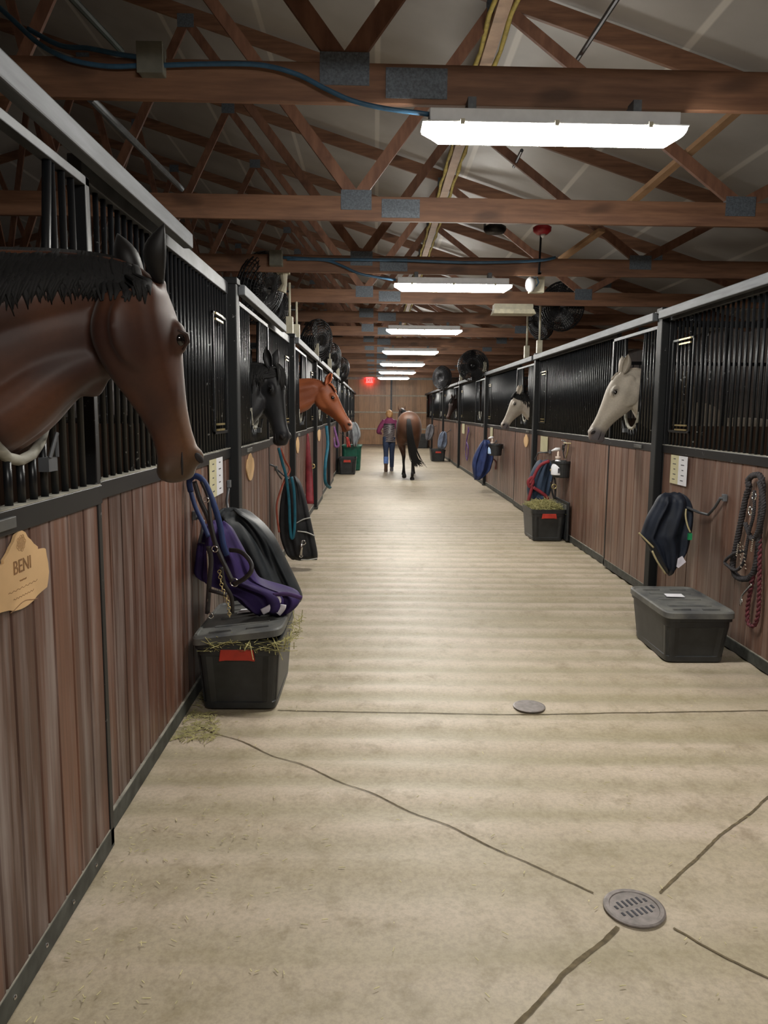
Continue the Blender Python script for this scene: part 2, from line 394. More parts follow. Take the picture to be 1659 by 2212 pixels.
# longitudinal boards with yellow foam under the roof peak nodes
t = thing('ridge_board', (.9, 2, 4.6), 'pale lengthwise board edged in yellow foam crossing the trusses', 'board')
MB().box(.86, .96, .5, 34, 4.50, 4.54).build('board', M_PALE, t)
for sx in (.83, .99):
    b = MB(); pts = [(sx+.008*math.sin(k*2.1), .5+k*.28, 4.51+.008*math.sin(k*1.3)) for k in range(120)]
    b.tube(pts, [.02+.006*math.sin(k*3.3) for k in range(120)], 6).build('foam_edge', M_YELLOW, t, smooth=True)
def brace(name, a, c, lab):
    single(MB().bar(a, c, .085, .036, (0, 0, 1)).build(name, M_PALE), lab, 'brace')
brace('diagonal_brace', W(1592, 240, 6.1), W(1360, 440, 6.9), 'pale diagonal timber brace behind the right end of the first light')
brace('diagonal_brace', W(1300, 497, 8.5), W(1212, 560, 9.2), 'pale diagonal timber brace behind the second truss, right of the red fire bell')
# roof purlins (dark rods seen against the liner)
for i, (a, c, lab) in enumerate([(W(1338, -10, 4.9), W(1243, 135, 6.6), 'thin black rod running up behind the nearest truss, upper right'),
                            (W(1127, 325, 8.0), W(1110, 360, 9.0), 'short black rod end hanging just below the first light')]):
    single(MB().cyl(a, c, .018, 8).build('black_rod', M_BLACK), lab, 'rod')
single(MB().cyl(W(195, 212, 4.3), W(392, 408, 6.3), .022, 10).build('metal_conduit', simple('conduit_grey', (.16, .18, .20), .4, .3)), 'grey metal conduit slanting between first and second truss, upper left', 'conduit')
single(MB().cyl(W(150, -10, 4.2), W(262, 110, 5.4), .02, 8).build('metal_conduit', simple('conduit_green', (.02, .035, .03), .5)), 'dark green conduit slanting above the grey box, upper left', 'conduit')
# ------------------------------------------------------------ lights
def make_light():
    c = Vector((.855, 3.94, 2.935)); R = thing('fluorescent_light', c, '', 'ceiling light')
    b = MB(); L = .635
    b.box(c.x-L+.03, c.x+L-.03, c.y-.055, c.y+.055, c.z+.035, c.z+.105); b.build('housing', M_WHITE, R, bev=.006)
    for x in (-.4, .4): MB().box(c.x+x-.02, c.x+x+.02, c.y-.03, c.y+.075, c.z+.10, c.z+.165).build('hanger', M_STEEL, R)
    rings = []
    for k in range(17):
        x = -L+2*L*k/16; e = min(1, (L-abs(x))/.05); e = .35+.65*math.sqrt(max(0, e))
        r = []
        for j in range(9):
            a = PI*j/8; r.append(Vector((c.x+x, c.y-.075*math.cos(a)*(.85+.15*e), c.z+.035-.075*e*math.sin(a)**.7)))
        rings.append(r)
    b = MB(); b.loft(rings); b.build('lens', M_TUBE, R, smooth=True)
    b = MB(); b.box(c.x-L-.005, c.x+L+.005, c.y-.08, c.y+.08, c.z+.032, c.z+.04); b.build('rim', M_WHITE, R, bev=.003)
    for x in (-.45, 0, .45): MB().box(c.x+x-.01, c.x+x+.01, c.y-.088, c.y-.078, c.z+.02, c.z+.045).build('clip', M_BEIGE, R)
    return R
l0 = make_light()
for i, y in enumerate([-.72, 3.94, 8.6, 13.26, 17.92, 22.58, 27.24, 31.9]):
    t = l0 if i == 1 else copy_tree(l0)
    t.location = (.855-.004*(y-3.9), y, 2.935); t.rotation_euler = (0, 0, .012)
    lab = 'lit fluorescent light hanging behind the camera, out of frame' if i == 0 else ('largest lit fluorescent light, nearest the camera on the first truss' if i == 1 else 'lit fluorescent light, ' + ORD[i-1] + ' along the aisle from the camera')
    tag(t, lab, 'ceiling light', 'fluorescent lights down the aisle')
# ------------------------------------------------------------ stalls
ZS0, ZS1 = 1.275, 1.34      # sill rail
ZT0, ZT1 = 2.37, 2.45       # top rail
def planks(b, X, dx, y0, y1, z0, z1, wd):
    n = max(1, round((y1-y0)/wd)); s = 1 if dx > 0 else -1
    for i in range(n):
        a = y0+(y1-y0)*i/n; c = y0+(y1-y0)*(i+1)/n; g = .003
        # bevelled board
        vs = [(X-s*.012, a, z0), (X, a+g+.004, z0), (X, c-g-.004, z0), (X-s*.012, c, z0), (X-s*.03, c, z0), (X-s*.03, a, z0)]
        vs += [(v[0], v[1], z1) for v in vs]
        b.add(vs, [tuple(range(6)), tuple(reversed(range(6, 12)))]+[(k, (k+1) % 6, (k+1) % 6+6, k+6) for k in range(6)])
def bars(b, X, y0, y1, z0, z1, gap=.078, r=.0105, n=6, skip=None):
    k = max(1, round((y1-y0)/gap))
    for i in range(1, k):
        y = y0+(y1-y0)*i/k; b.cyl((X, y, z0), (X, y, z1), r, n)
def stall_panel(side, y0, y1, label, near=True, hatch=True):
    s = 1 if side == 'L' else -1; X = XL if side == 'L' else XR; wm = M_PLANK if side == 'L' else M_PLANKR; dx = s
    R = thing('horse_stall', (X, (y0+y1)/2, 0), label, 'stall', 'fixed stall fronts')
    b = MB(); planks(b, X, dx, y0+.02, y1-.02, .07, ZS0+.005, .14 if side == 'L' else .2); b.build('kick_boards', wm, R)
    xs = sorted((X-s*.04, X+s*.012))
    MB().box(*xs, y0, y1, .0, .075).build('base_rail', M_TRIM, R, bev=.003)
    MB().box(xs[0]+.002, xs[1]-.001, y0, y1, .075, .079).build('dust', M_DUSTY, R)
    b = MB().box(*xs, y0, y1, ZS0, ZS1); sl = b.build('sill_rail', M_BLACK, R, bev=.003)
    MB().box(xs[0]+.002, xs[1]-.001, y0+.01, y1-.01, ZS1, ZS1+.004).build('dust', M_DUSTY, R)
    MB().box(*sorted((X-s*.04, X+s*.008)), y0, y1, ZT0, ZT1).build('top_rail', M_GREY, R, bev=.004)
    for yy in (y0, y1-.03): MB().box(*sorted((X-s*.036, X+s*.006)), yy, yy+.03, 0, ZT0).build('stile', M_BLACK, R, bev=.003)
    b = MB(); bars(b, X-s*.015, y0+.03, y1-.03, ZS1, ZT0, n=8 if near else 4); b.build('grille', M_BARS, R, smooth=True)
    if hatch:
        h1 = y1-.08 if side == 'L' else y0-0; 
        ya, yb = (y1-.52, y1-.1) if side == 'L' else ((y1-.55, y1-.12) if y0 < 6 and y1 < 7 else (y1-.55, y1-.12))
        b = MB(); x0, x1 = sorted((X+s*.0, X+s*.014)); za, zb = 1.45, 2.2
        for q in ((ya, yb, za, za+.018), (ya, yb, zb-.018, zb), (ya, ya+.018, za, zb), (yb-.018, yb, za, zb)): b.box(x0, x1, *q)
        hd = b.build('feed_hatch', M_BLACK, R, bev=.002)
        hh = MB()
        for z in (1.47, 2.15):
            hh.box(*sorted((X+s*.010, X+s*.022)), ya+.05, ya+.27, z, z+.012); hh.box(*sorted((X+s*.010, X+s*.022)), ya+.05, ya+.27, z+.035, z+.047)
        k = hh.build('hatch_hinge', M_BRASS, R); k.parent = hd
    return R
def stall_door(side, y0, y1, label, near=True, yoke=True, boards=.14):
    s = 1 if side == 'L' else -1; X = DL if side == 'L' else DR; wm = M_PLANK if side == 'L' else M_PLANKR
    R = thing('stall_door', (X, (y0+y1)/2, 0.02), label, 'stall door', 'sliding stall doors with yoke openings')
    b = MB(); planks(b, X, s, y0+.03, y1-.03, .08, ZS0+.005, boards); b.build('kick_boards', wm, R)
    xs = sorted((X-s*.036, X+s*.004))
    for yy in (y0, y1-.035): MB().box(*xs, yy, yy+.035, .02, ZT0-.02).build('stile', M_BLACK, R, bev=.003)
    MB().box(*xs, y0, y1, .01, .085).build('bottom_rail', M_TRIM, R, bev=.003)
    MB().box(xs[0]+.002, xs[1]-.001, y0, y1, .085, .089).build('dust', M_DUSTY, R)
    if near and y0 < 3:
        for k in range(5): MB().lathe((X+s*.003, y0+.12+k*.2, .048), [(.007, 0), (.007, .003), (.003, .006), (0, .006)], 10, axis=(s, 0, 0)).build('bolt', M_CHROME, R)
    MB().box(*xs, y0, y1, ZT0-.05, ZT0-.02).build('top_rail', M_GREY, R, bev=.003)
    sx = sorted((X-s*.036, X+s*.008))
    MB().box(*sx, y0+.0, y1, ZS0, ZS1).build('middle_rail', M_BLACK, R, bev=.003)
    MB().box(sx[0]+.001, sx[1]-.001, y0+.01, y1-.01, ZS1, ZS1+.004).build('dust', M_DUSTY, R)
    b = MB(); b.box(*sorted((X, X+s*.016)), y0+.25, y0+.45, ZS0+.016, ZS0+.046); b.build('latch', M_PLASTICG, R, bev=.002)
    yc = (y0+y1)/2; ht, hb, zb = .27, .19, 1.62
    xb = X-s*.016
    if yoke:
        b = MB(); pts = []
        U = [(yc-ht, ZT0-.04), (yc-(ht+hb)/2, 2.0), (yc-hb, zb)]
        for k in range(1, 8): a = PI+PI*k/8; U.append((yc+hb*math.cos(a), zb+hb*.85*math.sin(a)))
        U += [(yc+hb, zb), (yc+(ht+hb)/2, 2.0), (yc+ht, ZT0-.04)]
        b.tube([(xb, y, z) for y, z in U], .014, 8); b.build('yoke_frame', M_BLACK, R, smooth=True)
        b = MB(); b.tube([(xb+s*.001, y, z) for y, z in U[2:11]], .0155, 8); b.build('worn_yoke_edge', M_DUSTY, R, smooth=True)
        b = MB(); k = round((y1-y0-.07)/.075)
        for i in range(1, k):
            y = y0+.035+(y1-y0-.07)*i/k; d = abs(y-yc)
            if d > ht: b.cyl((xb, y, ZS1), (xb, y, ZT0-.04), .0115, 8 if near else 4)
            elif d > hb:
                ztop = zb+(d-hb)/(ht-hb)*(ZT0-.04-zb); b.cyl((xb, y, ZS1), (xb, y, ztop), .0115, 8 if near else 4)
            else:
                ztop = zb-hb*.85*math.sqrt(max(0, 1-(d/hb)**2)); b.cyl((xb, y, ZS1), (xb, y, ztop), .0115, 8 if near else 4)
        b.build('grille', M_BARS, R, smooth=True)
        b = MB(); b.box(*sorted((X-s*.01, X+s*.02)), yc+.10, yc+.16, 1.42, 1.46); b.tube([(X+s*.02, yc+.11, 1.46), (X+s*.035, yc+.13, 1.53), (X+s*.02, yc+.16, 1.53), (X+s*.02, yc+.16, 1.46)], .006, 6)
        b.build('yoke_latch', M_GREY, R)
    else:
        b = MB(); bars(b, xb, y0+.035, y1-.035, ZS1, ZT0-.04, n=4); b.build('grille', M_BARS, R, smooth=True)
    return R
def stall_post(side, y, label):
    s = 1 if side == 'L' else -1; X = XL if side == 'L' else XR
    x0, x1 = sorted((X-s*.06, X+s*.06))
    R = thing('stall_post', ((x0+x1)/2, y, 0), label, 'post', 'black stall posts')
    MB().box(x0, x1, y-.055, y+.055, 0, 2.47).build('post', M_POST, R, bev=.006)
    MB().box(x0-.008, x1+.008, y-.063, y+.063, 2.44, 2.485).build('post_cap', M_POST, R, bev=.005)
    MB().box(x0-.01, x1+.01, y-.065, y+.065, 0, .03).build('foot_plate', M_TRIM, R, bev=.003)
    return R
def track(side, y0, y1, label):
    s = 1 if side == 'L' else -1; X = (XL if side == 'L' else XR)+s*.075
    R = thing('door_track', (X, (y0+y1)/2, 2.41), label, 'door track', 'steel door tracks')
    MB().box(*sorted((X-s*.025, X+s*.025)), y0, y1, 2.385, 2.455).build('track_box', M_STEEL, R, bev=.006)
    MB().box(*sorted((X-s*.065, X-s*.012)), y0+.02, y1-.02, 2.452, 2.462).build('bracket_strip', M_GREY, R)
    return R
LP = [1.5, 5.38, 9.15, 12.6, 16.3, 19.9, 23.5, 27.1, 30.7, 34.3]
RP = [1.45, 6.62, 11.75, 17.0, 22.3, 27.6, 32.9]
neighL = ['nearest', 'beside the black horse', 'beside the chestnut horse', 'just beyond the chestnut horse']
for i, y in enumerate(LP):
    if i: stall_post('L', y, 'black stall post on the left row, ' + (['', 'between the nearest stall and the black horse', 'between the black and the chestnut horse', 'just beyond the chestnut horse'][i] if i < 4 else ORD[i-1]+' one counted from the camera'))
for i, y in enumerate(RP):
    if i: stall_post('R', y, 'black stall post on the right row, ' + (['', 'nearest the camera beside the white horse', 'second from the camera beside the dark-maned grey horse'][i] if i < 3 else ORD[i-1]+' one counted from the camera'))
dl = ['with the carved name sign and the bay horse', 'with the black horse looking out', 'with the chestnut horse looking out']
dr = ['', 'with the white horse looking out', 'with the dark-maned grey horse looking out', 'with the dark brown horse looking out']
for i in range(len(LP)):
    y0 = LP[i]+.067; y1 = (LP[i+1] if i+1 < len(LP) else 37.0)-.067; sm = [2.66, 6.95, 10.75][i] if i < 3 else y0+1.35
    near = i < 2
    stall_door('L', (1.55 if i == 0 else y0), sm, 'brown plank stall door on the left, ' + (dl[i] if i < 3 else ORD[i]+' from the camera'), near, True)
    stall_panel('L', (2.72 if i == 0 else sm), y1, 'barred brown plank stall front on the left, ' + (['beside the purple blanket', 'behind the teal and red leads', 'behind the long red lead'][i] if i < 3 else ORD[i]+' from the camera'), near)
    track('L', y0+(-.3 if i == 0 else .0), (3.93 if i == 0 else y0+2.5 if i == 1 else y1), 'steel sliding door track on the left, ' + ORD[i]+' from the camera')
for i in range(len(RP)):
    y0 = RP[i]+.067; y1 = (RP[i+1] if i+1 < len(RP) else 37.0)-.067; sm = [2.85, 7.95, 13.3, 18.7][i] if i < 4 else y0+1.5
    near = i < 2
    stall_door('R', y0, sm, 'brown plank stall door on the right, ' + (dr[i] if 0 < i < 4 else ('out of frame beside the camera' if i == 0 else ORD[i-1]+' seen from the camera')), near, True, .2)
    stall_panel('R', sm, y1, 'barred brown stall front on the right, ' + (['with the black braided ropes hung on it', 'beyond the white horse with the stainless bottle pot', 'behind the purple halter strap'][i] if i < 3 else ORD[i]+' from the camera'), near)
    track('R', y0, y1, 'steel sliding door track on the right, ' + ORD[i]+' from the camera')
# partitions and back walls of the boxes
def partition(side, y):
    x0, x1 = (-4.6, XL-.08) if side == 'L' else (XR+.08, 6.38)
    R = thing('box_divider', ((x0+x1)/2, y, 0), 'dark plank divider with bars on top, between two '+('left' if side == 'L' else 'right')+' stalls', 'divider', 'stall dividers '+side.replace('L', 'left').replace('R', 'right'))
    MB().box(x0, x1, y-.02, y+.02, .0, 1.5).build('boards', M_DARKWOOD, R)
    b = MB()
    for k in range(int((x1-x0)/.1)): b.cyl((x0+.05+k*.1, y, 1.5), (x0+.05+k*.1, y, 2.35), .01, 4)
    b.box(x0, x1, y-.02, y+.02, 2.33, 2.38); b.build('grille', M_BARS, R)
for y in LP[1:]: partition('L', y)
for y in RP[1:]: partition('R', y)
R = thing('stable_wall', (-4.65, 18, 0), 'dark plank back wall behind the left row of stalls', 'divider')
MB().box(-4.7, -4.62, YB, YE-.2, 0, 2.3).build('boards', M_DARKWOOD, R)
# ------------------------------------------------------------ totes
def tote(name, x0, x1, y0, y1, h, label, lid=True, tilt=0, handle=True, hay=False, mat=None, group=None, lidmat=None, open_lid=False):
    cx, cy = (x0+x1)/2, (y0+y1)/2; hx, hy = (x1-x0)/2, (y1-y0)/2
    R = thing(name, (cx, cy, 0), label, 'storage bin', group)
    mat = mat or M_PLASTIC
    def ring(k, z, ins=0, n=48):
        out = []
        for i in range(n):
            a = 2*PI*(i+.5)/n; c, s_ = math.cos(a), math.sin(a); e = .18
            x = math.copysign(abs(c)**e, c); y = math.copysign(abs(s_)**e, s_)
            rib = 1+.012*math.copysign(1, math.sin(a*9)) if .04 < z < h-.09 else 1.01
            out.append(Vector((cx+x*(hx*k-ins)*rib, cy+y*(hy*k-ins)*rib, z)))
        return out
    T = 1.13
    zs = [.002, .01, .04, .045, h*.5, h-.095, h-.09, h-.05]
    ks = [.97, .99, 1.0, 1.0, 1.06, 1.1, 1.105, 1.11]
    rings = [ring(k, z) for k, z in zip(ks, zs)]
    rings += [ring(1.16, h-.05), ring(1.17, h), ring(1.10, h), ring(1.05, h*.5), ring(.96, .02)]
    b = MB(); b.loft(rings); body = b.build('tub', mat, R, smooth=False, bev=0)
    if handle:
        hb = MB(); zc = h-.085; yy = cy-hy*1.105
        hb.prism([(cx-.085, yy, zc+.035), (cx+.085, yy, zc+.035), (cx+.095, yy, zc-.03), (cx+.06, yy, zc-.025), (cx-.06, yy, zc-.025), (cx-.095, yy, zc-.03)], (0, -.022, 0))
        hb.build('red_handle', M_RED, R, bev=.004)
    if lid:
        z = h+.002; b = MB(); k = 1.19
        def lr(k, zz): return [Vector((p.x, p.y, zz+(tilt*((p.x-cx)/hx))*.5+abs(tilt)*.5+(.04*tilt/.04 if 0 else 0))) for p in ring(k, zz)]
        b.loft([lr(k, z-.03), lr(k+.01, z-.028), lr(k+.01, z+.006), lr(k-.02, z+.014), lr(k-.08, z+.014), lr(k-.1, z+.006), lr(.2, z+.006)])
        lo = b.build('lid', lidmat or M_PLASTICG, R)
        rb = MB()
        for q in (-.55, 0, .55):
            zz = z+.007+abs(tilt)*.5
            rb.bar((cx-hx*.75, cy+q*hy, zz-tilt*.37), (cx+hx*.75, cy+q*hy, zz+tilt*.37), .03, .012)
        for q in (-.9, .9): rb.bar((cx-hx*.8, cy+q*hy, zz-tilt*.4), (cx-hx*.2, cy+q*hy, zz-tilt*.1), .02, .02); rb.bar((cx+hx*.8, cy+q*hy, zz+tilt*.4), (cx+hx*.2, cy+q*hy, zz+tilt*.1), .02, .02)
        yy = cy+.25*hy; MB().prism([(cx-.07, yy-.035, z+.0145+abs(tilt)*.5-tilt*.07/hx*.5), (cx+.05, yy-.045, z+.0145+abs(tilt)*.5+tilt*.05/hx*.5), (cx+.06, yy+.045, z+.0145+abs(tilt)*.5+tilt*.06/hx*.5), (cx-.06, yy+.05, z+.0145+abs(tilt)*.5-tilt*.06/hx*.5)], (0, 0, .003)).build('paper_label', M_PAPER, R).parent = lo
        ro = rb.build('lid_rib', lidmat or M_PLASTICG, R, bev=.003); ro.parent = lo
    if hay:
        hb = MB()
        for _ in range(900):
            p = Vector((cx+random.uniform(-1, 1)*hx*.98, cy+random.uniform(-1, 1)*hy*.98, 0))
            p.z = h-.03+.10*(1-((p.x-cx)/hx)**2*.6)*(1-((p.y-cy)/hy)**2*.5)+random.uniform(-.04, .02)
            d = Vector((random.gauss(0, 1), random.gauss(0, 1), random.gauss(0, .25))).normalized()*random.uniform(.03, .09)
            hb.bar(p-d, p+d, .004, .002)
        hb.ell((cx, cy, h-.06), (hx*1.03, hy*1.03, .10))
        single(hb.build('hay', M_HAY), 'heap of green-yellow hay filling the open black bin', 'hay', None, 'stuff')
    return R
tote('storage_bin', -.92, -.52, 3.98, 4.62, .40, 'black storage bin with lid tilted by hay, under the purple blanket', tilt=.05)
tote('storage_bin', 1.90, 2.28, 4.80, 5.42, .335, 'black storage bin with dusty closed lid on the right, under the navy blanket', handle=False)
tote('storage_bin', 2.0, 2.38, 9.55, 10.15, .40, 'open black storage bin with red handle, filled with hay', lid=False, hay=True)
# its lid leaning on the wall behind
R = thing('bin_lid', (2.41, 9.9, 0), 'black bin lid standing on edge between the hay bin and the right wall', 'lid')
b = MB(); b.box(2.400, 2.430, 9.45, 10.25, .01, .50); b.build('lid_panel', M_PLASTIC, R, bev=.012)
b = MB()
for k in range(5): b.box(2.392, 2.402, 9.50+k*.15, 9.60+k*.15, .40, .46)
b.build('lid_rib', M_PLASTICG, R, bev=.003)
tote('storage_bin', -.90, -.50, 19.6, 20.2, .42, 'black storage bin with red handle far down the left row', lid=False, lidmat=M_PLASTICG)
tote('storage_bin', -.86, -.40, 21.0, 21.8, .66, 'dark green chest behind the far left black bin', handle=False, mat=simple('green_plastic', (.01, .10, .065), .4), lidmat=simple('green_plastic', (.01, .10, .065), .4))
tote('storage_bin', 1.86, 2.28, 25.1, 25.8, .38, 'small black storage bin with red handle far down the right row', lid=False)
tote('storage_bin', 1.80, 2.36, 34.2, 35.0, .62, 'farthest dark bin on the right beside the walking horse', lid=False, handle=False)
# loose hay under the near lid
b = MB(); cx, cy = -.72, 4.3
for _ in range(190):
    a = random.random(); 
    if a < .7: p = Vector((cx+random.uniform(-.16, .27), 3.94+random.uniform(-.05, .02), .375+random.uniform(-.025, .03)))
    else: p = Vector((cx+.27+random.uniform(-.02, .03), random.uniform(3.9, 4.4), .385+random.uniform(-.02, .03)))
    d = Vector((random.gauss(0, 1), random.gauss(0, .7), random.gauss(0, .45))).normalized()*random.uniform(.02, .06)
    b.bar(p-d, p+d, .004, .0015)
single(b.build('hay', M_HAY), 'tuft of hay sticking out under the tilted lid of the near left bin', 'hay', None, 'stuff')
b = MB()
for _ in range(420):
    p = WZ(random.uniform(375, 470), random.uniform(1490, 1600), .006); 
    if p.x < -.97 or (p.y > 3.93 and p.x > -.93): continue
    a = random.uniform(0, PI); l = random.uniform(.01, .035); d = Vector((math.cos(a), math.sin(a), random.uniform(-.05, .05)))*l
    b.bar(p-d, p+d, .003, .0015)
single(b.build('hay', M_HAY), 'loose hay scattered on the floor beside the near left bin', 'hay', None, 'stuff')
b = MB()
for _ in range(700):
    x = random.uniform(-.92, 2.4); y = random.choice([random.uniform(1.1, 3), random.uniform(1.1, 6), random.uniform(2, 14)])
    if random.random() < .5: x = -.93+abs(random.gauss(0, .35))
    a = random.uniform(0, PI); l = random.uniform(.003, .012); d = Vector((math.cos(a), math.sin(a), 0))*l
    b.bar(Vector((x, y, .002))-d, Vector((x, y, .002))+d, .0025, .0015)
single(b.build('straw_bits', M_STRAW), 'pale straw and shavings scattered over the aisle floor', 'straw', None, 'stuff')
# drain and cap
c = WZ(1370, 1962, 0); R = thing('floor_drain', c, 'round grey slotted drain cover in the near floor', 'drain')
M_DRAIN = simple('drain_iron', (.22, .195, .185), .5, .3, .25, 30)
MB().lathe(c, [(.098, -.001), (.098, .004), (.092, .007), (.08, .007), (.078, .004), (.0, .004)], 40).build('drain_plate', M_DRAIN, R, smooth=False)
b = MB()
for row in (-1, 1):
    for k in range(-3, 4):
        x = k*.019; h = .03 if abs(k) < 3 else .016; y = row*(.006+h/2)+.0
        ang = .35; ca, sa = math.cos(ang), math.sin(ang)
        p0 = Vector((x, row*.010, 0)); p1 = Vector((x, row*(.010+h), 0)); rot = lambda p: Vector((c.x+p.x*ca-p.y*sa, c.y+p.x*sa+p.y*ca, .0045))
        b.bar(rot(p0), rot(p1), .008, .002)
b.build('slot', M_INK, R)
c = WZ(1143, 1526, 0); single(MB().lathe(c, [(.088, -.001), (.088, .003), (.08, .005), (0, .005)], 36).build('cleanout_cover', M_DRAIN), 'smooth round grey cleanout cap set in the floor joint', 'cover')
# ------------------------------------------------------------ horses
M_COAT = painted('coat', .55, .35, .12)
M_HAIR = simple('black_hair', (.004, .0036, .004), .8, 0, .5, 60)
M_EYE = simple('eye_black', (.004, .003, .003), .05, 0, 0, 5, 0, spec=.8)
M_NOSE = simple('nostril_dark', (.012, .008, .008), .8)
HEAD = [  # s, front, back, top width, middle width, bottom width (head lengths)
    (.04, -.03, -.33, .085, .125, .085), (.13, .000, -.42, .115, .150, .095), (.22, .012, -.455, .135, .160, .095), (.31, .012, -.445, .140, .158, .085),
    (.42, .000, -.405, .112, .138, .075), (.53, -.010, -.345, .088, .116, .062), (.64, -.018, -.29, .074, .097, .054),
    (.75, -.018, -.25, .070, .088, .052), (.84, -.006, -.24, .074, .086, .056), (.91, -.010, -.248, .074, .084, .060), (.965, -.040, -.238, .060, .072, .052), (1.0, -.088, -.20, .034, .048, .032)]
def key_ring(T, B, lat, wt, wm, wb, n=36, p=.85):
    c = (T+B)/2; up = (T-B)/2; out = []
    for k in range(n):
        a = 2*PI*k/n; cs, sn = math.cos(a), math.sin(a)
        wd = wm+(wt-wm)*max(0, cs)**1.3 if cs > 0 else wm+(wb-wm)*(-cs)**1.3
        out.append(c+up*cs+lat*(wd*math.copysign(abs(sn)**p, sn)))
    return out
def horse_head(poll, heading, pitch, L, neck, coat, label, vox=.006, ears=None, mane=None, name='horse', earcol=None, roll=0, group=None):
    """neck: list of (top, bottom, lateral, wt, wm, wb) from inside the stall to the throat"""
    h = Vector((heading[0], heading[1], 0)).normalized(); al = math.radians(pitch)
    a = h*math.cos(al)-Vector((0, 0, math.sin(al))); u = h*math.sin(al)+Vector((0, 0, math.cos(al))); lat = a.cross(u).normalized()
    H = lambda s, uu, l=0: poll+a*(s*L)+u*(uu*L)+lat*(l*L)
    keys = []
    for T, B, la, w1, w2, w3 in neck: keys.append(tuple(T)+tuple(B)+tuple(la)+(w1, w2, w3))
    if Vector(keys[0][6:9]).dot(lat) < 0: keys = [k[:6]+tuple(-x for x in k[6:9])+k[9:] for k in keys]
    for s, f, bk, w1, w2, w3 in HEAD: keys.append(tuple(H(s, f))+tuple(H(s, bk))+tuple(lat)+(w1*L, w2*L, w3*L))
    base = Vector(keys[0][:3]).lerp(Vector(keys[0][3:6]), .5)
    R = thing(name, base, label, 'horse', group)
    mb = MB(); rings = []
    for k in cr(keys, 4):
        la = Vector(k[6:9]).normalized(); rings.append(key_ring(Vector(k[:3]), Vector(k[3:6]), la, *k[9:12]))
    mb.loft(rings)
    Rm = Matrix((a, u, lat)).transposed()
    for sg in (-1, 1):
        mb.ell(H(.285, -.075, sg*.125), (.085*L, .05*L, .036*L), Rm)          # orbit
        mb.ell(H(.23, -.27, sg*.092), (.19*L, .165*L, .052*L), Rm)            # cheek
        Rc = Rm @ Matrix.Rotation(-.12, 3, 'Z')
        mb.ell(H(.48, -.125, sg*.088), (.14*L, .022*L, .026*L), Rc)           # facial crest
        mb.ell(H(.885, -.055, sg*.066), (.055*L, .045*L, .028*L), Rm @ Matrix.Rotation(.5, 3, 'Z'))   # nostril rim
        mb.ell(H(.03, -.08, sg*.06), (.045*L, .04*L, .035*L), Rm)
    mb.ell(H(.965, -.10, 0), (.045*L, .055*L, .06*L), Rm); mb.ell(H(.93, -.225, 0), (.055*L, .035*L, .048*L), Rm)
    kk = cr(keys[:len(neck)], 4)
    for sg in (-1, 1):
        for f0_, rr in ((.30, .17), (.74, .15)):      # long neck muscles with the groove between them
            pts = []; rad = []
            for i, k in enumerate(kk):
                T = Vector(k[:3]); B = Vector(k[3:6]); la = Vector(k[6:9]).normalized(); t = i/(len(kk)-1); f1 = f0_+(.10*(1-t) if f0_ > .5 else -.02*t)
                pts.append(T.lerp(B, f1)+la*(sg*k[10]*.28)); rad.append(min((T-B).length*rr*1.2, k[10]*.82)*(.85+.15*math.sin(PI*t)))
            e1 = H(.10, -.20 if f0_ < .5 else -.34, sg*.06); pts.append(e1); rad.append(.05*L)
            mb.tube(pts, rad, 12)
        mb.ell(H(.04, -.20, sg*.10), (.05*L, .07*L, .035*L), Rm)
    sx = -1 if poll.x < 0 else 1      # the trunk stands in the box behind the boards
    bc = Vector(keys[0][:3]).lerp(Vector(keys[0][3:6]), .62)
    mb.ell(bc+VV(sx*.55, 0, -.32), (.80, .30, .36), None, 24, 16); mb.ell(bc+VV(sx*.10, 0, -.16), (.34, .22, .34), None, 20, 12)
    o = mb.build('body', M_COAT, R, remesh=vox, relax=max(5, int(.15/vox)))
    bvh = BVHTree.FromPolygons([v.co+base for v in o.data.vertices], [tuple(p.vertices) for p in o.data.polygons])
    n0 = base
    def col(p):
        d = p-poll; return coat(d.dot(a)/L, d.dot(u)/L, d.dot(lat)/L, p)
    paint(o, col, n0)
    for sg in (-1, 1):
        e = MB(); e.ell(H(.295, -.085, sg*.143), (.034*L, .027*L, .022*L), Rm, 16, 10); eo = e.build('eye', M_EYE, R, smooth=True)
        e = MB(); e.tube([H(.25, -.095, sg*.150), H(.275, -.052, sg*.157), H(.31, -.050, sg*.156), H(.345, -.085, sg*.148)], [.005*L, .012*L, .012*L, .004*L], 8)
        lo = e.build('eyelid', M_COAT, R, smooth=True); paint(lo, lambda p: tuple(x*.6 for x in coat(.29, -.07, .15*sg, p)), n0); lo.parent = eo
        e = MB(); e.ell(H(.895, -.060, sg*.088), (.036*L, .020*L, .010*L), Rm @ Matrix.Rotation(.6, 3, 'Z'), 12, 8); e.build('nostril', M_NOSE, R, smooth=True)
        # ear : a rolled leaf
        ed = (ears or (-.92, .22, .22)); ax = (a*ed[0]+u*ed[1]+lat*(sg*ed[2])).normalized()
        op = (u*.75+lat*(sg*.65)); op = (op-ax*op.dot(ax)).normalized(); sd = ax.cross(op)
        b0 = H(.02, -.085, sg*.078); EL = .27*L; rg = []
        for j in range(11):
            t = j/10; r = L*.066*(math.sin(min(1, (t+.22)/.72)*PI/2) if t < .5 else max(.03, 1-((t-.5)/.5)**1.7)); c = b0+ax*(EL*t)+op*(-.02*L*math.sin(t*PI))
            ring = []
            for q in range(13): an = -2.2+4.4*q/12; ring.append(c-op*(r*math.cos(an))+sd*(r*math.sin(an)*.9))
            for q in range(12, -1, -1): an = -2.2+4.4*q/12; rr = r*.82; ring.append(c-op*(rr*math.cos(an))+sd*(rr*math.sin(an)*.9))
            rg.append(ring)
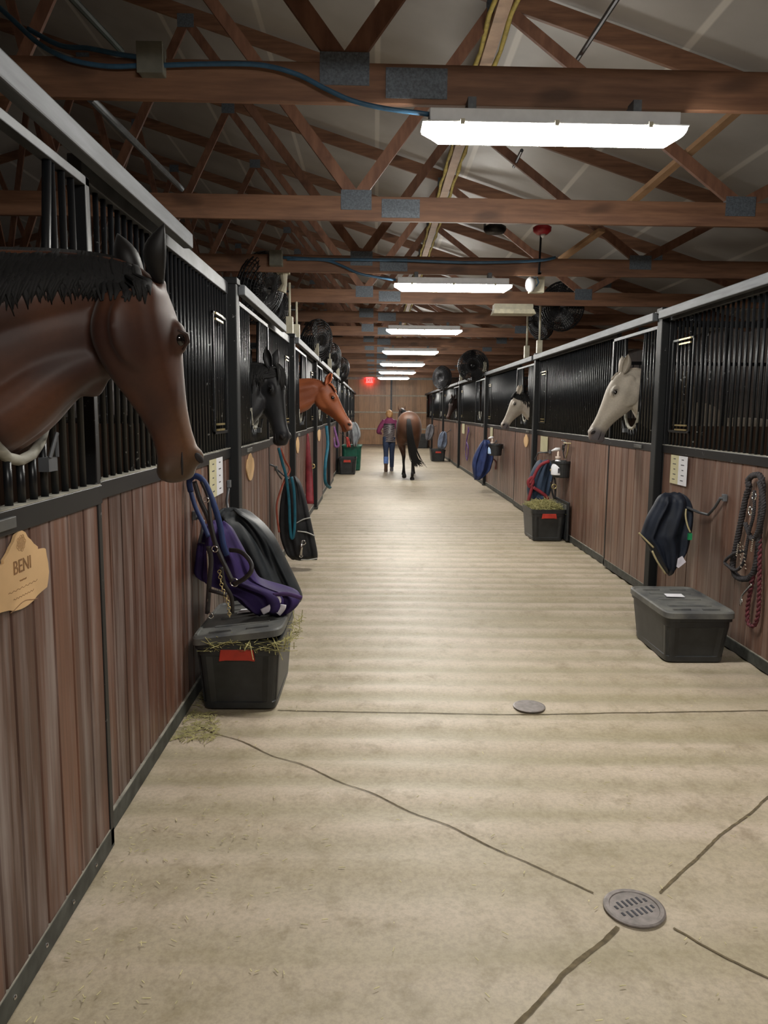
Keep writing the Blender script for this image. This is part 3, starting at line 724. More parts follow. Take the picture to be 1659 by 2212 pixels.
        e = MB(); e.loft(rg); ob = e.build('ear', M_COAT, R, smooth=True)
        ec = earcol or coat(.0, -.05, 0, b0); paint(ob, lambda p: ec, n0)
    # mouth line
    e = MB()
    for sg in (-1, 1): e.tube([H(.995, -.15, sg*.034), H(.95, -.168, sg*.066), H(.89, -.165, sg*.079), H(.84, -.155, sg*.082)], [.003*L, .006*L, .006*L, .002*L], 6)
    e.build('mouth', M_NOSE, R, smooth=True)
    if mane:
        side, n, ln, mt, f0 = mane[:5]; e = MB(); ks = cr(keys[:len(neck)+(0 if n >= 260 else 2)], 12)
        for i in range(n):
            t = i/(n-1); k = ks[min(int(t*(len(ks)-1)), len(ks)-1)]; T = Vector(k[:3]); B = Vector(k[3:6]); la = Vector(k[6:9]).normalized()*side
            up = (T-B).normalized(); D = (T-B).length; wt = k[9]; wm = k[10]; ll = D*ln*random.uniform(.75, 1.1)
            j = Vector(keys[1][:3])-Vector(keys[0][:3]); j = j.normalized()*random.uniform(-.02, .02)
            pts = [T+up*.004-la*.012+j*.3]
            for q in range(1, 6):
                x = q/5*ll; f = x/D; ph = math.acos(max(-1, 1-2*f)); wd = (wm+(wt-wm)*max(0, math.cos(ph))**1.3)*math.sin(ph)**.85
                pt = T-up*x+la*(wd+.008)+j*q*.4; ht = bvh.ray_cast(pt+la*.25, -la, .5)
                pts.append(ht[0]+la*.003 if ht[0] is not None else pt)
            e.tube(pts, [.012, .015, .016, .015, .010, .002], 6, .35, ref=up)
        e.build('mane', mt, R, smooth=True)
        if f0:
            e = MB()
            for i in range(26):
                l = random.uniform(-.05, .05); s0 = random.uniform(-.04, .04)
                e.tube([H(s0, -.02, l), H(s0+.07, .02, l*1.3), H(s0+.15*random.uniform(.8, 1.2), .024, l*1.6+random.uniform(-.02, .02)), H(s0+f0*random.uniform(.7, 1.1), .02, l*1.9)], [.006, .009, .008, .002], 5)
            e.build('forelock', mt, R, smooth=True)
    return R
def nz(p, s, o=0): return noise.noise(Vector((p.x*s+o, p.y*s, p.z*s)))
def coat_bay(s, u, l, p):
    c = lerp3((.034, .0125, .0085), (.066, .024, .0125), sstep(-.3, .4, nz(p, 6)))
    c = lerp3(c, (.11, .040, .018), .7*sstep(.15, .45, nz(p, 4, 5)))
    c = lerp3(c, (.16, .075, .032), .7*sstep(.50, .70, s)*(1-sstep(.90, .99, s)*.5)*sstep(-.25, -.05, u))
    c = lerp3(c, (.055, .036, .020), .7*sstep(.80, .93, s))
    c = lerp3(c, (.40, .32, .28), .6*(1-sstep(.02, .07, abs(s-.11)+abs(u-.0)+abs(l+.02)*.8))) if u > -.04 else c
    c = lerp3(c, (.02, .012, .010), .5*(1-sstep(.0, .10, abs(s-.29)))*(1-sstep(0, .12, abs(u+.08))))
    return c
def coat_black(s, u, l, p):
    c = (.009, .009, .0105); return lerp3(c, (.020, .020, .024), .6*sstep(0, .5, nz(p, 6)))
def coat_chest(s, u, l, p):
    c = lerp3((.15, .038, .013), (.23, .064, .021), sstep(-.4, .4, nz(p, 5)))
    c = lerp3(c, (.60, .42, .36), sstep(.80, .88, s)*sstep(-.13, -.05, u)*(1-sstep(.05, .09, abs(l))))
    return lerp3(c, (.13, .05, .03), .8*sstep(.93, 1.0, s))
def coat_white(s, u, l, p):
    c = lerp3((.36, .32, .265), (.47, .42, .355), sstep(-.4, .4, nz(p, 6)))
    c = lerp3(c, (.15, .13, .14), .85*sstep(.80, .95, s)*sstep(.06, -.10, u)) if u < 0 else c
    c = lerp3(c, (.10, .09, .10), .9*sstep(.76, .88, s)*sstep(.0, -.07, u))
    c = lerp3(c, (.45, .30, .24), .35*sstep(.88, .97, s)*sstep(-.09, -.03, u))
    c = lerp3(c, (.16, .14, .13), .8*(1-sstep(.0, .085, abs(s-.29)))*(1-sstep(0, .07, abs(u+.085))))
    return c
def coat_grey(s, u, l, p):
    c = coat_white(s, u, l, p); c = lerp3(c, (.34, .28, .24), .5*sstep(-.1, .3, nz(p, 8))); return c
def coat_dark(s, u, l, p):
    c = (.030, .017, .014); return lerp3(c, (.075, .04, .028), .7*sstep(.4, .8, s))
def VV(*a): return Vector(a)
# 1 bay, nearest on the left
Y1 = 2.13
bay_neck = [(VV(-1.75, Y1-.22, 2.00), VV(-1.6, Y1-.22, 1.25), VV(0, 1, 0), .07, .15, .13),
            (W(-150, 535, Y1-.10), VV(-1.22, Y1-.10, 1.36), VV(.0, 1, 0), .06, .125, .11),
            (W(0, 537, Y1-.02), W(15, 985, Y1-.02), VV(-.05, 1, 0), .05, .115, .10),
            (W(110, 540, Y1+.02), W(105, 905, Y1+.02), VV(-.12, 1, 0), .045, .100, .085),
            (W(210, 550, Y1+.06), W(165, 858, Y1+.05), VV(-.35, .9, 0), .045, .085, .072),
            (W(290, 568, Y1+.09), W(225, 842, Y1+.09), VV(-.55, .85, 0), .050, .078, .06)]
horse_head(W(352, 600, Y1+.12), (.60, .80), 78, .575, bay_neck, coat_bay, 'dark bay horse with black mane, nearest on the left above the carved name sign', .0055, mane=(1, 260, .33, M_HAIR, 0), earcol=(.007, .006, .006), ears=(-.90, .02, .36))
# 2 black horse
Y2 = 6.15
horse_head(W(602, 790, Y2), (.88, -.47), 80, .62,
           [(VV(-1.6, Y2+.05, 1.95), VV(-1.55, Y2+.05, 1.25), VV(0, 1, 0), .07, .14, .12),
            (W(520, 785, Y2+.02), W(520, 935, Y2+.02), VV(0, 1, 0), .055, .11, .09),
            (W(565, 786, Y2+.01), W(560, 895, Y2+.01), VV(.1, 1, 0), .05, .09, .075)],
           coat_black, 'black horse looking out on the left, second from the camera', .007, mane=(1, 60, .45, M_HAIR, .3), earcol=(.02, .02, .022), ears=(-.95, .1, .2))
# 3 chestnut
Y3 = 10.0
horse_head(W(712, 826, Y3), (.97, -.05), 60, .66,
           [(VV(-1.6, Y3, 2.0), VV(-1.5, Y3, 1.3), VV(0, 1, 0), .06, .13, .11),
            (W(640, 819, Y3), W(638, 898, Y3), VV(0, 1, 0), .05, .10, .08), (W(678, 819, Y3), W(672, 880, Y3), VV(0, 1, 0), .045, .085, .07)],
           coat_chest, 'bright chestnut horse looking out on the left, third from the camera', .008, ears=(-.55, .75, .2), mane=(-1, 50, .35, simple('chestnut_hair', (.22, .06, .02), .5), .2), earcol=(.30, .08, .03))
# 4 white horse on the right
Y4 = 7.3
horse_head(W(1332, 799, Y4), (-.99, .08), 67, .69,
           [(VV(3.0, Y4+.05, 2.0), VV(2.95, Y4+.05, 1.25), VV(0, 1, 0), .06, .14, .12),
            (W(1408, 803, Y4), W(1405, 930, Y4), VV(0, 1, 0), .05, .115, .10), (W(1370, 796, Y4), W(1380, 900, Y4), VV(0, 1, 0), .045, .095, .08)],
           coat_white, 'white horse with grey muzzle, nearest horse looking out on the right', .007, ears=(-.9, .25, .35), mane=(1, 50, .2, simple('pale_hair', (.42, .37, .31), .6), 0))
# 5 dark-maned grey
Y5 = 12.3
horse_head(W(1113, 848, Y5), (-.97, -.1), 66, .60,
           [(VV(2.95, Y5, 1.95), VV(2.9, Y5, 1.2), VV(0, 1, 0), .06, .13, .11),
            (W(1152, 855, Y5), W(1146, 912, Y5), VV(0, 1, 0), .05, .10, .085), (W(1130, 849, Y5), W(1132, 895, Y5), VV(0, 1, 0), .045, .085, .07)],
           coat_grey, 'grey horse with black mane, second horse looking out on the right', .008, ears=(-.92, .2, .25), mane=(-1, 110, .55, M_HAIR, .12))
# 6 dark brown far right
Y6 = 22.95
horse_head(W(975, 861, Y6), (-.8, -.6), 72, .62,
           [(VV(2.95, Y6+.1, 1.95), VV(2.9, Y6+.1, 1.2), VV(0, 1, 0), .06, .13, .11),
            (W(994, 860, Y6+.1), W(992, 902, Y6+.1), VV(0, 1, 0), .05, .10, .085)],
           coat_dark, 'dark brown horse looking out on the right, farthest of the heads', .010, ears=(-.95, .1, .25), mane=(1, 40, .4, M_HAIR, .25))
# ---- walking horse seen from behind
def limb(mb, pts, n=14):
    """pts: (x,y,z,rx,ry)"""
    rings = []
    P = cr([tuple(p) for p in pts], 4)
    for i, q in enumerate(P):
        c = Vector(q[:3]); t = (Vector(P[min(i+1, len(P)-1)][:3])-Vector(P[max(i-1, 0)][:3])).normalized()
        sx = Vector((1, 0, 0)); sx = (sx-t*sx.dot(t)).normalized(); sy = t.cross(sx)
        rings.append([c+sx*(q[3]*math.cos(2*PI*k/n))+sy*(q[4]*math.sin(2*PI*k/n)) for k in range(n)])
    mb.loft(rings)
hx, hy = .79, 18.05
R = thing('horse', (hx, hy+.8, 0), 'bay horse with black tail walking away down the aisle beside the person', 'horse')
mb = MB(); rings = []
trunk = [  # y, z top, z bottom, half width
    (0.02, 1.34, 1.08, .10), (.06, 1.45, .98, .20), (.16, 1.54, .90, .275), (.32, 1.60, .86, .305), (.50, 1.60, .84, .300), (.75, 1.55, .80, .300), (1.05, 1.52, .76, .315),
    (1.35, 1.54, .78, .30), (1.58, 1.62, .80, .25), (1.75, 1.58, .88, .20), (1.88, 1.45, 1.0, .12)]
for q in cr(trunk, 4):
    y, zt, zb, ww = q; c = (zt+zb)/2; hh = (zt-zb)/2
    rings.append([VV(hx+.05*y+ww*math.copysign(abs(math.sin(2*PI*k/28))**.85, math.sin(2*PI*k/28)), hy+y, c+hh*math.cos(2*PI*k/28)) for k in range(28)])
mb.loft(rings)
# right hind planted, left hind flexed behind
limb(mb, [(hx+.15, hy+.38, 1.30, .13, .20), (hx+.16, hy+.30, 1.05, .14, .22), (hx+.155, hy+.30, .82, .105, .15), (hx+.13, hy+.20, .64, .062, .075), (hx+.11, hy+.06, .52, .048, .062), (hx+.105, hy+.07, .40, .034, .036), (hx+.10, hy+.06, .22, .030, .032), (hx+.10, hy+.03, .14, .040, .042), (hx+.10, hy+.09, .07, .036, .036), (hx+.10, hy+.11, .045, .052, .055), (hx+.10, hy+.12, .004, .062, .065)])
limb(mb, [(hx-.15, hy+.38, 1.30, .13, .20), (hx-.16, hy+.34, 1.05, .14, .22), (hx-.145, hy+.42, .82, .100, .15), (hx-.12, hy+.36, .66, .062, .075), (hx-.10, hy+.28, .55, .048, .062), (hx-.10, hy+.32, .42, .034, .036), (hx-.09, hy+.36, .26, .030, .032), (hx-.09, hy+.36, .18, .040, .042), (hx-.085, hy+.28, .12, .036, .036), (hx-.085, hy+.22, .10, .050, .05), (hx-.085, hy+.17, .06, .058, .05)])
for sg, yy, ff in ((1, 1.5, .28), (-1, 1.55, -.1)):
    limb(mb, [(hx+.08+sg*.16, hy+yy, 1.15, .10, .16), (hx+.08+sg*.15, hy+yy+.05, .95, .085, .12), (hx+.08+sg*.14, hy+yy+ff*.4, .72, .055, .065), (hx+.08+sg*.13, hy+yy+ff*.7, .52, .045, .05), (hx+.08+sg*.13, hy+yy+ff*.9, .32, .03, .034), (hx+.08+sg*.13, hy+yy+ff, .15, .038, .04), (hx+.08+sg*.13, hy+yy+ff+.03, .06, .05, .05), (hx+.08+sg*.13, hy+yy+ff+.03, .004, .06, .062)])
# neck and head, carried low and a little left
limb(mb, [(hx+.07, hy+1.65, 1.30, .16, .26), (hx+.0, hy+1.95, 1.42, .10, .20), (hx-.06, hy+2.2, 1.54, .08, .14), (hx-.09, hy+2.35, 1.55, .085, .14), (hx-.10, hy+2.52, 1.38, .08, .11), (hx-.11, hy+2.65, 1.15, .055, .07), (hx-.11, hy+2.70, 1.05, .04, .045)])
o = mb.build('body', M_COAT, R, remesh=.013, relax=5)
def coat_walk(p):
    c = lerp3((.055, .023, .012), (.10, .042, .022), sstep(-.3, .3, nz(p, 4)))
    c = lerp3(c, (.008, .007, .008), sstep(.66, .50, p.z))
    return c
paint(o, coat_walk, Vector(R.location))
mb = MB()
for i in range(70):
    x0 = random.uniform(-.035, .035); a = random.uniform(0, 1); sw = random.uniform(.02, .22)*a
    pts = [(hx+x0*.8, hy+.10, 1.44), (hx+.0+x0*1.2, hy-.02, 1.36), (hx+.03+x0*2.0, hy-.06, 1.05), (hx+.07+x0*2.4+sw*.2, hy-.05, .75), (hx+.11+x0*2.2+sw*.7, hy-.05, .50+random.uniform(-.05, .05)), (hx+.17+sw*1.2+x0, hy-.05, .30+.10*random.random())]
    mb.tube([q[:3] for q in cr(pts, 3)], [.012]*9+[.012, .011, .010, .008, .006, .004, .002], 5)
mb.build('tail', M_HAIR, R, smooth=True)
for sg in (-1, 1):
    mb = MB(); mb.tube([(hx-.09+sg*.06, hy+2.33, 1.62), (hx-.09+sg*.085, hy+2.33, 1.68), (hx-.09+sg*.09, hy+2.34, 1.77)], [.03, .034, .004], 8, .5); mb.build('ear', simple('ear_brown', (.12, .05, .03), .6), R, smooth=True)
mb = MB()
for i in range(30):
    t = i/29; y = hy+1.6+.7*t; x = hx+.07-.14*t; z = 1.58+.08*t; mb.tube([(x, y, z), (x-.04, y, z+.02), (x-.09, y, z-.06)], [.012, .015, .004], 5)
mb.build('mane', M_HAIR, R, smooth=True)
for sg, (x, y, z) in ((1, (.10, .12, .03)), ): pass
# ---- person leading it
px, py = .385, 20.85
R = thing('person', (px, py, 0), 'person in a maroon top, dark ribbed puffer vest and jeans walking away beside the horse', 'person')
SKIN = simple('skin', (.55, .32, .22), .5, 0, .08)
mb = MB()
limb(mb, [(px, py, .88, .14, .09), (px, py, 1.0, .135, .09), (px, py+.01, 1.15, .12, .085), (px, py+.01, 1.30, .155, .09), (px, py, 1.37, .13, .075), (px, py, 1.40, .055, .055), (px, py+.01, 1.45, .048, .05)], 20)
mb.ell((px, py+.025, 1.525), (.072, .092, .105))
mb.ell((px, py+.105, 1.50), (.014, .022, .02))          # nose, facing away
for sg in (-1, 1): mb.ell((px+sg*.073, py+.02, 1.52), (.012, .02, .03))
for sg, f in ((-1, -.10), (1, .06)):
    z0 = .10 if sg < 0 else .06
    limb(mb, [(px+sg*.085, py, .90, .085, .09), (px+sg*.085, py+f*.3+.03, .70, .078, .085), (px+sg*.08, py+f*.5+.05, .50, .058, .062), (px+sg*.08, py+f*.9, .32, .055, .06), (px+sg*.08, py+f*1.3, .12, .038, .042), (px+sg*.08, py+f*1.35+.0, z0-.02, .04, .05)])
    mb.ell((px+sg*.08, py+f*1.35+.06, .04), (.04, .11, .038))
hands = {}
for sg, el, wr in ((-1, (-.29, .02, 1.06), (-.22, .22, 1.00)), (1, (.25, .03, 1.05), (.27, .26, 1.06))):
    limb(mb, [(px+sg*.14, py, 1.34, .055, .055), (px+(sg*.17+el[0])/2, py+.0, 1.20, .048, .05), (px+el[0], py+el[1], el[2], .042, .042), (px+(el[0]+wr[0])/2, py+(el[1]+wr[1])/2, (el[2]+wr[2])/2, .038, .036), (px+wr[0], py+wr[1], wr[2], .026, .022)])
    w0 = VV(px+wr[0], py+wr[1], wr[2]); hands[sg] = w0
    mb.ell(w0+VV(0, .05, 0), (.030, .045, .016))
    for k, ln in enumerate((.068, .078, .072, .058)):
        x = (-.026+.0175*k); b0 = w0+VV(x, .085, 0); mb.tube([b0, b0+VV(0, ln*.45, -.006), b0+VV(0, ln*.62, -.028), b0+VV(0, ln*.35, -.042)], [.0085, .008, .0075, .006], 7)
    b0 = w0+VV(-sg*.028, .03, 0); mb.tube([b0, b0+VV(-sg*.022, .025, -.008), b0+VV(-sg*.018, .050, -.022)], [.011, .009, .007], 7)
mb.build('body', SKIN, R, remesh=.007, relax=2)
# clothes
mb = MB()
for sg, el, wr in ((-1, (-.29, .02, 1.06), (-.22, .22, 1.00)), (1, (.25, .03, 1.05), (.27, .26, 1.06))):
    limb(mb, [(px+sg*.12, py, 1.36, .065, .065), (px+(sg*.17+el[0])/2, py+.0, 1.20, .066, .066), (px+el[0], py+el[1], el[2], .058, .058), (px+(el[0]+wr[0])/2, py+(el[1]+wr[1])/2, (el[2]+wr[2])/2, .050, .048), (px+wr[0], py+wr[1]-.01, wr[2], .036, .034)])
limb(mb, [(px, py, 1.12, .15, .10), (px, py+.01, 1.28, .178, .108), (px, py, 1.36, .165, .095), (px, py, 1.41, .09, .08), (px, py, 1.45, .068, .068)], 24)
mb.build('top', simple('maroon_cloth', (.20, .028, .095), .7, 0, .2, 20), R, remesh=.01, relax=2)
mb = MB(); rings = []
for j in range(61):
    t = j/60; z = .78+.50*t; ww = lerp(.168, .172, t)-(.022*math.sin(PI*t)); dd = .118; rb = .007*abs(math.sin(t*PI*13)); ww += rb; dd += rb
    rings.append([VV(px+ww*math.copysign(abs(math.cos(2*PI*k/28))**.85, math.cos(2*PI*k/28)), py+.005+dd*math.sin(2*PI*k/28), z) for k in range(28)])
mb.loft(rings); vo = mb.build('vest', simple('puffer_cloth', (.045, .035, .042), .32, 0, .2, 20), R, smooth=True)
mb = MB()
for j in range(11):
    z = .785+.50*(j+.5)/12.2
    pts = [(px+(.176-.022*math.sin(PI*(z-.78)/.5))*math.cos(a), py+.005-.125*math.sin(a), z+.008*math.sin(a*5+j)) for a in [PI*k/16 for k in range(17)]]
    mb.tube(pts, .0065, 5)
q = mb.build('quilt_sheen_ridge', simple('quilt_shine', (.42, .38, .38), .4), R, smooth=True); q.parent = vo  # pale colour on the ridges paints in the sheen of the vest
mb = MB()
for sg, f in ((-1, -.10), (1, .06)):
    limb(mb, [(px+sg*.075, py, .92, .098, .105), (px+sg*.083, py+f*.3+.02, .72, .088, .095), (px+sg*.08, py+f*.5+.04, .50, .068, .072), (px+sg*.08, py+f*.9, .33, .064, .068), (px+sg*.08, py+f*1.25, .17 if sg < 0 else .10, .055, .055)])
mb.build('jeans', simple('denim', (.028, .045, .10), .8, 0, .3, 40), R, remesh=.009, relax=2)
mb = MB(); limb(mb, [(px-.08, py-.085, .38, .070, .074), (px-.08, py-.11, .28, .068, .07), (px-.08, py-.13, .20, .062, .062)]); mb.build('blue_legging', simple('blue_cloth', (.13, .25, .62), .7), R, smooth=True)
for sg, f, c, nm in ((-1, -.135, (.10, .055, .035), 'boot'), (1, .08, (.13, .13, .16), 'boot')):
    mb = MB(); limb(mb, [(px+sg*.08, py+f, .22 if sg < 0 else .16, .052, .056), (px+sg*.08, py+f, .10, .048, .058), (px+sg*.08, py+f+.02, .05, .05, .09), (px+sg*.08, py+f+.03, .006, .052, .13)])
    mb.build(nm, simple('boot_brown' if sg < 0 else 'boot_grey', c, .6), R, remesh=.008, relax=2)
mb = MB(); mb.ell((px, py+.005, 1.555), (.086, .100, .095)); mb.ell((px, py-.075, 1.50), (.055, .035, .07)); 
for i in range(40):
    a = random.uniform(PI, 2*PI); mb.tube([(px+.05*math.cos(a), py+.07*math.sin(a), 1.62), (px+.085*math.cos(a), py+.098*math.sin(a), 1.55), (px+.078*math.cos(a), py+.09*math.sin(a), 1.46+random.uniform(-.02, .02))], [.014, .016, .006], 5)
mb.build('hair', simple('blond_hair', (.50, .27, .11), .55, 0, .35, 50), R, smooth=True)
single(MB().tube(cr([tuple(hands[1]+VV(0, .09, -.02)), (px+.40, py+.28, 1.02), (hx-.20, hy+2.6, 1.05), (hx-.12, hy+2.68, 1.12)], 6), .008, 6).build('lead_rope', simple('rope_blue', (.03, .05, .15), .7), smooth=True), 'short lead rope from the person to the walking horse', 'lead rope')
# ------------------------------------------------------------ cloth and tack
def cloth(c, rough=.75, var=.3, name=None, bmp=.3): 
    return simple(name or 'cloth_%d_%d_%d' % tuple(int(x*1000) for x in c), c, rough, 0, var, 8, bmp, (1, 1, 1), .3)
def drape(name, Y, rows, T, mat, label, cat='blanket', folds=3, dir=.0, group=None, amp=.35, part=None, parent=None, seed=1, slope=0):
    """a hanging folded cloth with real thickness; rows are (y, left, right) outlines at distance Y"""
    rnd = random.Random(seed); n = 56; q = cr([tuple(map(float, r)) for r in rows], 5); rings = []
    H = len(q)
    for j, (y, xl, xr) in enumerate(q):
        t = j/(H-1); A = W(xl, y, Y); B = W(xr, y, Y+dir); c = (A+B)/2; hv = (B-A)/2; hw = hv.length
        ed = min(1, math.sin(PI*min(max(t, .02), .98))*2.2+.12); th = T/2*max(.25, ed); ax = hv.normalized(); fw = Vector((-ax.y, ax.x, 0))
        r = []
        for k in range(n):
            a = 2*PI*k/n; cx, sy = math.cos(a), math.sin(a)
            f = 1+amp*math.sin(cx*folds*PI+seed+1.5*math.sin(t*3+seed))*abs(sy)+.15*math.sin(cx*folds*2.3*PI+t*4+seed*2)*abs(sy)
            p = c+ax*(hw*math.copysign(abs(cx)**.8, cx))+fw*(th*f*math.copysign(abs(sy)**.7, sy)+slope*t)
            p += Vector((0, 0, .010*math.sin(a*3+seed*1.7+t*5)))
            r.append(p)
        rings.append(r)
    b = MB(); b.loft(rings)
    o = b.build(name if parent is None else part, mat, parent, smooth=True)
    if parent is None and part is None: single(o, label, cat, group)
    return o
def path(pts, Y=None, X=None):
    out = []
    for p in pts:
        if len(p) == 3: out.append(W(p[0], p[1], p[2]))
        elif X is not None: out.append(WX(p[0], p[1], X))
        else: out.append(W(p[0], p[1], Y))
    return [Vector(v) for v in cr([tuple(v) for v in out], 5)]
def strap(mb, pts, wd=.012, th=.003, ref=(0, -1, 0)): mb.tube(pts, wd, 8, th/wd, ref=ref); return mb
def rope3(mb, pts, r, strands=3, pitch=.05, n=6):
    d = 0; S = [[] for _ in range(strands)]
    P = []
    for i in range(len(pts)-1):
        seg = (pts[i+1]-pts[i]).length; k = max(1, int(seg/(pitch/7)))
        for j in range(k): P.append(pts[i].lerp(pts[i+1], j/k))
    P.append(pts[-1])
    for i, p in enumerate(P):
        t = (P[min(i+1, len(P)-1)]-P[max(i-1, 0)]).normalized(); u = t.cross(Vector((1, .2, .1))).normalized(); v = t.cross(u)
        if i: d += (p-P[i-1]).length
        for s in range(strands):
            a = 2*PI*(d/pitch+s/strands); S[s].append(p+u*(r*.5*math.cos(a))+v*(r*.5*math.sin(a)))
    for s in S: mb.tube(s, r*.55, n)
    return mb
def torus(mb, c, R_, r, axis=(0, 1, 0), n=20, m=8, sx=1, sz=1):
    ax = Vector(axis).normalized(); u = Vector((0, 0, 1)); v = ax.cross(u).normalized(); u = v.cross(ax)
    rings = []
    for k in range(n+1):
        a = 2*PI*k/n; d = v*math.cos(a)*sx+u*math.sin(a)*sz; c2 = Vector(c)+d*R_
        rings.append([c2+d.normalized()*(r*math.cos(2*PI*q/m))+ax*(r*math.sin(2*PI*q/m)) for q in range(m)])
    mb.loft(rings, cap=False); return mb
def blanket_bar(pts, label, r=.009):
    R = thing('blanket_bar', pts[0], label, 'blanket bar')
    MB().tube(pts, r, 8).build('rod', M_GREY, R, smooth=True)
    p = pts[0]; s = 1 if p.x < 0 else -1
    MB().box(p.x-.012, p.x+.012, p.y-.02, p.y+.02, p.z-.02, p.z+.03).build('wall_bracket', M_STEEL, R, bev=.003)
M_NAVY = cloth((.012, .016, .027), .6, .35, 'navy_cloth'); M_NYLON = cloth((.016, .019, .022), .5, .5, 'black_nylon')
M_PURPLE = cloth((.026, .013, .075), .7, .35, 'purple_cloth'); M_RBLUE = cloth((.026, .042, .13), .7, .3, 'royal_cloth')
M_PIPE = simple('cream_piping', (.42, .36, .20), .7); M_TEAL = simple('teal_web', (.006, .11, .17), .6); M_REDWEB = simple('red_web', (.22, .018, .028), .6)
M_REFL = simple('white_reflective', (.75, .72, .80), .4)
# --- near left pile over the bin
drape('blanket', 4.85, [(1100, 482, 512), (1108, 472, 535), (1125, 470, 562), (1160, 478, 592), (1200, 492, 612), (1240, 510, 631), (1270, 530, 645), (1292, 552, 653), (1302, 575, 650)], .26, M_NYLON, 'black nylon blanket folded over a bar, behind the purple blanket and near left bin', folds=2.3, seed=2, amp=.3)
R = thing('blanket', W(500, 1230, 4.24), 'purple blanket with white reflective stripes lying on the near left bin', 'blanket')
drape('x', 4.24, [(1128, 452, 484), (1140, 440, 500), (1170, 430, 518), (1210, 424, 540), (1245, 424, 558), (1262, 470, 585), (1280, 500, 640), (1298, 520, 648), (1316, 545, 630), (1327, 560, 610)], .20, M_PURPLE, '', folds=2.8, part='cloth', parent=R, seed=5, amp=.4)
strap(MB(), path([(566, 1322, 4.13), (585, 1312, 4.12), (601, 1298, 4.13), (594, 1288, 4.13)]), .018, .004).build('white_stripe', M_REFL, R, smooth=True)
strap(MB(), path([(600, 1326, 4.13), (610, 1314, 4.13), (612, 1306, 4.13)]), .017, .004).build('white_stripe', M_REFL, R, smooth=True)
strap(MB(), path([(590, 1286, 4.13), (620, 1283, 4.13), (652, 1292, 4.15)]), .012, .004).build('edge_binding', simple('dark_purple', (.05, .02, .10), .7), R, smooth=True)
blanket_bar([VV(-.985, 4.20, 1.02), VV(-.93, 4.16, 1.0), W(432, 1172, 4.12), W(446, 1175, 4.14), W(458, 1162, 4.18)], 'bent steel blanket bar on the left wall beside the blue halter')
blanket_bar([VV(-.985, 5.2, 1.10), W(490, 1082, 5.15), W(492, 1100, 5.0), W(508, 1108, 4.9)], 'steel blanket bar beside the left post above the black nylon blanket')
R = thing('halter', W(440, 1100, 4.0), 'blue and dark leather halter hanging in front of the purple blanket, near left', 'halter')
mb = MB()
strap(mb, path([(412, 1062, 4.05), (409, 1040, 4.03), (418, 1029, 4.0), (432, 1032, 3.99), (446, 1050, 3.98), (462, 1090, 3.97), (474, 1130, 3.97), (482, 1175, 3.97), (490, 1200, 3.98)]), .016, .009)
strap(mb, path([(412, 1062, 4.05), (422, 1095, 4.04), (438, 1130, 4.02), (450, 1160, 4.0)]), .012, .008)
mb.build('blue_padding', simple('blue_pad', (.010, .026, .10), .6), R, smooth=True)
mb = MB()
strap(mb, path([(420, 1040, 4.0), (432, 1080, 3.98), (450, 1120, 3.96), (462, 1165, 3.95), (478, 1205, 3.94), (502, 1256, 3.92)]), .013, .006)
strap(mb, path([(435, 1040, 3.98), (450, 1075, 3.97), (455, 1125, 3.95), (468, 1185, 3.94)]), .010, .005)
strap(mb, path([(496, 1188, 3.95), (520, 1192, 3.90), (540, 1212, 3.86), (543, 1232, 3.84), (528, 1250, 3.86), (505, 1262, 3.90)]), .012, .005)
strap(mb, path([(450, 1180, 3.95), (456, 1210, 3.96), (452, 1260, 3.97), (448, 1326, 3.99)]), .013, .005)
strap(mb, path([(452, 1275, 3.97), (470, 1280, 3.95), (490, 1286, 3.95)]), .010, .005)
strap(mb, path([(478, 1225, 3.96), (484, 1260, 3.97), (500, 1290, 3.98), (502, 1325, 4.0)]), .011, .005)
mb.build('leather_strap', M_LEATHER, R, smooth=True)
mb = MB()
for x, y, r_ in ((464, 1186, .016), (506, 1258, .022), (446, 1080, .013)): torus(MB(), W(x, y, 3.93), r_, .0035, (.2, 1, .1), 14, 6).build('buckle', M_CHROME, R, smooth=True)
mb = MB(); pp = path([(474, 1235, 3.94), (480, 1270, 3.95), (492, 1300, 3.95), (496, 1330, 3.97)])
for i, p in enumerate(pp): torus(mb, p, .009, .0025, (1, 0, 0) if i % 2 else (0, 1, 0), 8, 5)
mb.build('chain', M_BRASS, R, smooth=True)
mb = MB(); strap(mb, path([(448, 1190, 3.96), (450, 1240, 3.97), (449, 1300, 3.98)]), .006, .004); torus(mb, W(455, 1330, 3.98), .014, .004, (0, 1, 0), 12, 6)
mb.build('snap_clip', M_CHROME, R, smooth=True)
